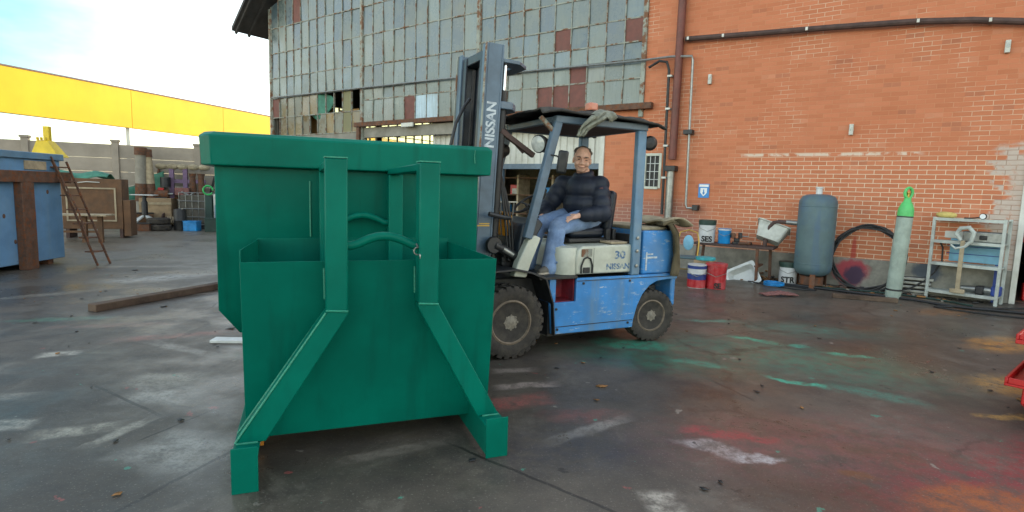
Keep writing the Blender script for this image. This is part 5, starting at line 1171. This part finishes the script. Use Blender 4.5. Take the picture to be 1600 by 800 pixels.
# brown panel rack / bench
br = thing('brown_cabinet', 'tall brown wooden cabinet with framed front behind the rusty steps', 'cabinet', (-11.3, 15.4, 0), R(18))
MB().box(-.9, .50, -.02, .55, .25, 1.62).build('case', M['brownwood'], br, bevel=.008)
MB().box(-.8, .36, -.045, -.021, 1.34, 1.38).box(-.8, .36, -.045, -.021, .46, .50).box(.32, .36, -.045, -.021, .501, 1.339).box(-.8, -.76, -.045, -.021, .501, 1.339).build('front_frame', M['woodw'], br)
MB().box(.51, .68, .0, .5, .05, 1.05).build('side_box', M['brownwood'], br, bevel=.006)
for x in (-.85, .40): MB().box(x, x + .08, 0, .5, 0, .249).build('foot', M['darkrust'], br)
MB().tube([(-.5, -.06, 1.50), (-.3, -.06, 1.53), (0, -.06, 1.52)], .012, 6).build('cord', M['panelwhite'], br)
tb2 = thing('wooden_table', 'plain table with pale top standing in front of the brown cabinet', 'table', (-10.85, 14.2, 0), R(15))
MB().box(-.75, .55, -.25, .3, .68, .72).build('top', M['woodw'], tb2, bevel=.005)
for x in (-.68, -.05, .3): MB().box(x, x + .1, -.1, .0, 0, .679).build('leg', M['brownwood'], tb2)
MB().box(-.7, .4, -.06, -.03, .25, .30).build('stretcher', M['brownwood'], tb2)
# concrete pipes
for k, (dx, rr_, hh, lean) in enumerate(((0, .17, 2.72, 2.0), (.40, .14, 2.66, -4))):
    pc = thing('upright_pipe', ('thick pale upright pipe with rusty collar standing by the fence', 'thinner tan upright pipe leaning beside the thicker one')[k], 'pipe', (-12.75 + dx * .93, 19.2 + dx * .37, 0), 0, 'pipes standing by the fence')
    pc.rotation_euler = (0, R(lean), 0)
    MB().lathe([(rr_, .0), (rr_, hh - .26), (rr_ * .9, hh - .26)], n=20).build('tube', M['woodw' if k else 'concrete'], pc)
    MB().lathe([(rr_ * 1.12, hh - .26), (rr_ * 1.12, hh), (rr_ * .8, hh), (rr_ * .8, hh - .1)], n=20).build('collar', M['rust'], pc)
    MB().lathe([(rr_ * 1.02, .9), (rr_ * 1.02, 1.5)], n=20).build('sleeve', M['rust'], pc)
# green tarpaulin
tr2 = MB().sheet(lambda u, v: ((u - .5) * 1.5, .5 * (1 - v) * .4 - .1 * math.sin(7 * u), v * (1.1 + .9 * u) + .04 * math.sin(11 * u)), 20, 12).build('tarpaulin', M['tarpg'], None, solid=.01, loc=(-13.1, 19.75, .0), rz=R(20))
tag(tr2, 'green tarpaulin hanging over junk behind the upright pipes', 'tarpaulin')
tr3 = MB().sheet(lambda u, v: ((u - .5) * 1.2 - .3, (v - .5) * .6, .12 + .15 * math.sin(math.pi * v) + .04 * math.sin(9 * u + 3 * v)), 20, 10).build('tarpaulin', M['tarpg'], None, solid=.01, loc=(-11.6, 15.75, 1.62 - .10), rz=R(18))
tag(tr3, 'green tarpaulin folded on top of the brown cabinet', 'tarpaulin')
# white cross base
cb = thing('cross_base', 'white steel machine stand on splayed cross feet in the yard corner', 'stand', (-12.15, 18.5, 0), R(10))
for a in (-150, -110, -35, 20, 100): MB().bar((.05 * math.cos(R(a)), .05 * math.sin(R(a)), .46), (.62 * math.cos(R(a)), .62 * math.sin(R(a)), .10), .07, .05).build('foot', M['white2'], cb, bevel=.008)
for a in (-150, -110, -35, 20, 100): MB().ell((.62 * math.cos(R(a)), .62 * math.sin(R(a)), .05), (.05, .05, .05), nu=10, nv=8).build('caster', M['dark'], cb)
MB().lathe([(.09, .40), (.09, .9), (.06, .95), (.06, 1.12)], n=16).build('column', M['dark'], cb); MB().box(-.35, .35, -.2, .2, 1.121, 1.15).build('top_plate', M['white2'], cb, bevel=.005)
ct = thing('wooden_crate', 'pale wooden crate behind the white cross-footed stand', 'crate', (-12.35, 19.55, 0), R(18))
MB().box(-.48, .48, -.4, .4, .1, 1.02).build('box', M['card'], ct, bevel=.006)
for z in (.3, .8): MB().box(-.49, .49, -.425, -.401, z, z + .08).build('slat', M['woodw'], ct)
for x in (-.4, .32): MB().box(x, x + .08, -.38, .38, 0, .099).build('runner', M['brownwood'], ct)
# purple machine
pm_ = thing('purple_machine', 'rusty purple machine frame with pale rolls on top in the yard corner', 'machine', (-11.75, 19.95, 0), R(20))
for x in (-.30, .12): MB().box(x - .07, x + .07, -.08, .08, 0, 2.05).build('column', M['purple'], pm_, bevel=.008)
for z in (1.0, 1.55): MB().box(-.45, .75, -.06, .06, z, z + .13).build('beam', M['purple' if z > 1.2 else 'rust'], pm_, bevel=.006)
MB().lathe([(.16, 0), (.16, .34)], c=(-.45, -.25, 1.40), n=18).build('drum', M['dark'], pm_)
for k in range(5): MB().ell((-.6 + .33 * k, 0, 2.12), (.20, .14, .11)).build('roll', M['canvaspale'], pm_)
for x in (.35, .62): MB().lathe([(.09, 1.15), (.12, 1.3), (.09, 1.75), (.13, 1.9)], c=(x, -.05, 0), n=14).build('motor', M['rust'], pm_)
MB().box(-.5, .85, -.2, .2, .02, .12).build('sill_beam', M['rust'], pm_)
# IBC cage
ib = thing('cage_container', 'liquid tank in a galvanised tube cage standing by the fence', 'tank', (-10.98, 19.55, 0), R(20))
MB().box(-.46, .46, -.44, .44, .18, 1.16).build('bladder', M['intw'], ib, bevel=.04)
cgb = MB()
for i in range(6):
    x = -.48 + .192 * i; cgb.tube([(x, -.475, .14), (x, -.475, 1.24)], .014, 6)
    cgb.tube([(.485, -.46 + .184 * i, .14), (.485, -.46 + .184 * i, 1.24)], .014, 6)
for z in (.16, .42, .70, .96, 1.24): cgb.tube([(-.49, -.485, z), (.495, -.485, z), (.495, .48, z)], .014, 6)
cgb.build('cage', M['steel'], ib); MB().box(-.5, .5, -.48, .48, 0, .13).build('pallet', M['dark'], ib)
db = thing('dark_drum', 'black plastic drum standing before the caged tank', 'drum', (-11.05, 18.6, 0), 0)
MB().lathe([(.17, 0), (.19, .02), (.19, .30), (.20, .32), (.19, .34), (.19, .66), (.17, .70), (.01, .70)], n=22).build('shell', M['dark'], db)
MB().lathe([(.03, .70), (.03, .73), (.01, .73)], c=(.09, 0, 0), n=10).build('bung', M['steel'], db)
gr = thing('green_pump', 'green pump with a curled hose beside the caged tank', 'pump', (-10.45, 19.3, 0), R(15))
MB().box(-.12, .12, -.1, .1, 0, 1.15).build('casing', M['paild'], gr, bevel=.03); MB().tube(arc((0, -.1, 1.34), .15, 0, 330, 16), .03, 8).build('hose', M['tealhose'], gr)
cn = thing('plastic_canister', 'small white canister on the ground by the green pump', 'canister', (-10.12, 18.75, 0), R(10))
MB().box(-.12, .12, -.09, .09, 0, .30).build('body', M['pailw'], cn, bevel=.03); MB().lathe([(.03, .30), (.03, .34)], n=10).build('cap', M['navy'], cn)
wt = thing('white_blue_tank', 'stained white and pale blue tank beside the green skip', 'tank', (-9.75, 19.6, 0), R(10))
MB().box(-.55, .55, -.4, .4, .06, 1.22).build('shell', M['tub'], wt, bevel=.06); MB().box(-.50, .50, -.42, -.401, .25, .85).build('stain_panel', M['fadedblue'], wt, bevel=.01); MB().box(-.5, .5, -.35, .35, 0, .059).build('pallet', M['brownwood'], wt)
MB().tube([(-.2, -.42, .62), (-.28, -.50, .60), (-.28, -.52, .5)], .03, 8).build('tap', M['dark'], wt)
bc = thing('blue_drum_box', 'corrugated blue box standing behind the white and blue tank', 'box', (-9.95, 20.45, 0), R(18))
MB().prism(sum([[(-.6 + .15 * k, -.3), (-.53 + .15 * k, -.34), (-.48 + .15 * k, -.34), (-.46 + .15 * k, -.3)] for k in range(8)], []) + [(.6, .3), (-.6, .3)], 'z', .0, 2.05).build('shell', M['benchb'], bc)
MB().box(-.62, .62, -.36, .32, 2.051, 2.09).build('lid', M['fadedblue'], bc)
# ground timber, boards
tm = MB().box(-1.95, 1.95, -.075, .075, 0, .095).build('timber', M['oldwood'], None, bevel=.01, loc=(-4.45, 8.55, 0), rz=R(70)); tag(tm, 'long rusty beam lying on the ground left of the green skip', 'beam')
wbd = MB().box(-.42, .42, -.07, .07, 0, .03).build('white_board', M['white2'], None, bevel=.005, loc=(-2.62, 5.62, 0), rz=R(3)); tag(wbd, 'white painted board lying on the ground under the left side of the skip', 'board')
ob2 = MB().box(-.25, .25, -.05, .05, 0, .02).build('white_board', M['woodw'], None, bevel=.004, loc=(-3.05, 6.75, 0), rz=R(10)); tag(ob2, 'small pale plank lying on the ground behind the skip corner', 'board')
# things inside the hall
sh_ = thing('tool_shelf', 'dark open tool shelf standing inside the hall gate', 'shelf', tuple(wall_pt(-9.6, 1.6)), WR)
for x in (-1.2, 0, 1.2): MB().box(x - .03, x + .03, -.3, .3, 0, 2.1).build('upright', M['woodw'], sh_)
for z in (.4, .95, 1.5, 2.0): MB().box(-1.25, 1.25, -.3, .3, z, z + .03).build('board', M['brownwood'], sh_)
random.seed(21)
for k in range(11):
    x = -1.05 + .42 * (k % 6) + random.uniform(-.05, .05); z = (.431, .981, 1.531)[k % 3]; s_ = random.uniform(.10, .17)
    nm, mt_, lb = [('tin_can', 'steel', 'grey tin'), ('tool_box', 'pailb', 'blue tool box'), ('red_box', 'pailr', 'red box'), ('carton', 'card', 'brown carton')][k % 4]
    o = MB().box(-s_, s_, -.12, .12, 0, s_ * 1.8).build(nm, M[mt_], None, bevel=.012, loc=wall_pt(-9.6 + x, 1.6, z), rz=WR)
    tag(o, f"{lb} on the {('lowest', 'middle', 'upper')[k % 3]} board of the tool shelf inside the hall" , 'box', 'things on the tool shelf in the hall')
gh = MB()
for k in range(3): gh.tube([(.17 * math.cos(a) * (1 + .06 * k), .03 * k, .24 * math.sin(a) * (1 + .05 * k)) for a in [2 * math.pi * i / 22 for i in range(22)]], .022, 8, closed=True)
tag(gh.build('green_hose', M['tealhose'], None, loc=wall_pt(-10.9, -.12, 1.72), rz=WR), 'coil of bright green hose hanging at the hall gate behind the mast', 'hose')
tl_ = thing('steel_trestle', 'grey steel trestle frame standing inside the hall gate', 'trestle', tuple(wall_pt(-9.8, -.5)), WR)
MB().bar((-.25, 0, 2.75), (.2, 0, .9), .10, .10).bar((.2, 0, .9), (.3, 0, 0), .1, .1).build('leg', M['frame'], tl_, bevel=.004); MB().bar((-.3, 0, 2.75), (.5, 0, 2.80), .1, .1).bar((.5, 0, 2.75), (.55, 0, 0), .1, .1).build('beam', M['frame'], tl_, bevel=.004)

# ------------------------------------------------------------------ more scrap in the far corner
def junk(o, label, cat): return tag(o, label, cat)
ty = MB()
for k in range(1): ty.lathe([(.20, -.09), (.30, -.10), (.34, -.06), (.34, .06), (.30, .10), (.20, .09), (.18, .05), (.18, -.05), (.20, -.09)], n=28)
junk(ty.build('tyre', M['rubber'], None, loc=(-11.55, 18.3, .10)), 'worn black tyre lying flat in front of the wooden crate', 'tyre')
junk(ty.build('tyre', M['rubber'], None, loc=(-11.62, 18.36, .30)), 'second worn tyre stacked on the flat tyre before the crate', 'tyre')
for k, (x, y, l_, a, rz_, lb) in enumerate(((-12.9, 19.8, 2.2, 8, 10, 'rusty angle bar leaning on the fence left of the upright pipes'), (-12.2, 20.0, 2.0, -10, 20, 'rusty rod leaning on the fence between the pipes and the purple machine'), (-11.3, 20.3, 1.9, 12, 0, 'dark flat bar leaning on the fence behind the caged tank'), (-13.4, 19.5, 1.7, 14, 5, 'brown pole leaning near the green tarpaulin'))):
    o = MB().box(-.03, .03, -.02, .02, 0, l_).build('steel_bar', M[('rust', 'darkrust', 'dark', 'rust')[k]], None, loc=(x, y, .0)); o.rotation_euler = (R(-9), R(a), R(rz_)); junk(o, lb, 'bar')
mg = thing('motor_gearbox', 'rusty electric motor lying on top of the wooden crate', 'motor', (-12.2, 19.5, 1.02), R(25))
MB().tube([(-.25, 0, .15), (.2, 0, .15)], .14, 16).build('housing', M['rust'], mg); MB().tube([(.2, 0, .15), (.34, 0, .15)], .04, 10).build('shaft', M['steel'], mg); MB().box(-.2, .15, -.12, .12, 0, .04).build('foot', M['dark'], mg); MB().box(-.1, .08, -.07, .07, .27, .36).build('terminal_box', M['red'], mg, bevel=.01)
wn = thing('cable_winch', 'dark winch drum standing on the ground under the purple machine', 'winch', (-11.75, 19.3, 0), R(15))
MB().lathe([(.26, -.25), (.26, -.22), (.12, -.21), (.12, .21), (.26, .22), (.26, .25)], c=(0, 0, .27), ax='x', n=22).build('drum', M['darkrust'], wn); MB().box(-.3, .3, -.18, .18, 0, .06).build('base', M['dark'], wn); MB().tube([(-.13 + .026 * (i % 10), .13 * math.cos(i * .9), .27 + .13 * math.sin(i * .9)) for i in range(60)], .012, 6).build('rope', M['woodw'], wn)
pr = thing('red_press_head', 'dull red machine head hanging between the purple columns', 'machine head', (-11.62, 19.75, 1.13), R(20))
MB().box(-.22, .22, -.12, .12, 0, .26).build('head', M['netred'], pr, bevel=.02); MB().tube([(0, -.13, .12), (.25, -.2, .0), (.4, -.18, .1)], .03, 8).build('spout', M['steel'], pr)
for k, (x, y, w_, h_, z, m_, lb) in enumerate(((-10.6, 18.5, .22, .30, 0, 'pailb', 'small blue bin standing between the drum and the white canister'), (-11.95, 18.0, .3, .22, 0, 'rust', 'rusty box lying beside the flat tyres'), (-9.9, 18.4, .2, .42, 0, 'paild', 'dark green box in front of the white and blue tank'), (-12.55, 18.9, .35, .5, 0, 'brownwood', 'brown wooden box behind the white cross-footed stand'))):
    o = thing('storage_box', lb, 'box', (x, y, z), R(12 * k)); MB().box(-w_, w_, -w_ * .7, w_ * .7, 0, h_).build('body', M[m_], o, bevel=.012); MB().box(-w_ - .01, w_ + .01, -w_ * .7 - .01, w_ * .7 + .01, h_ + .001, h_ + .03).build('lid', M['dark' if k % 2 else m_], o, bevel=.006)
# small details on the truck
for z in (.86, 1.02, 1.16): MB().lathe([(.018, 0), (.018, -.012), (.008, -.014)], c=(1.49, .024, z), ax='y', n=10).build('bolt', M['steel'], fk)
for (x, z) in ((.50, .45), (1.42, .24), (.82, .70), (1.42, .70), (.52, .24)): MB().lathe([(.014, 0), (.014, -.008), (.006, -.010)], c=(x, .029, z), ax='y', n=8).build('bolt', M['dark'], fk)
MB().box(.742, 1.98, .0265, .0295, .722, .730).build('panel_seam', M['dark'], fk)
MB().box(.50, 1.48, .0265, .0295, .262, .270).build('panel_seam', M['dark'], fk)
for (x0, x1, z0, z1) in ((1.66, 1.80, .93, .95), (1.66, 1.74, .97, .985), (1.64, 1.66, .80, 1.0)): MB().box(x0, x1, .044, .0495, z0, z1).build('worn_decal', M['decalw'], fk)
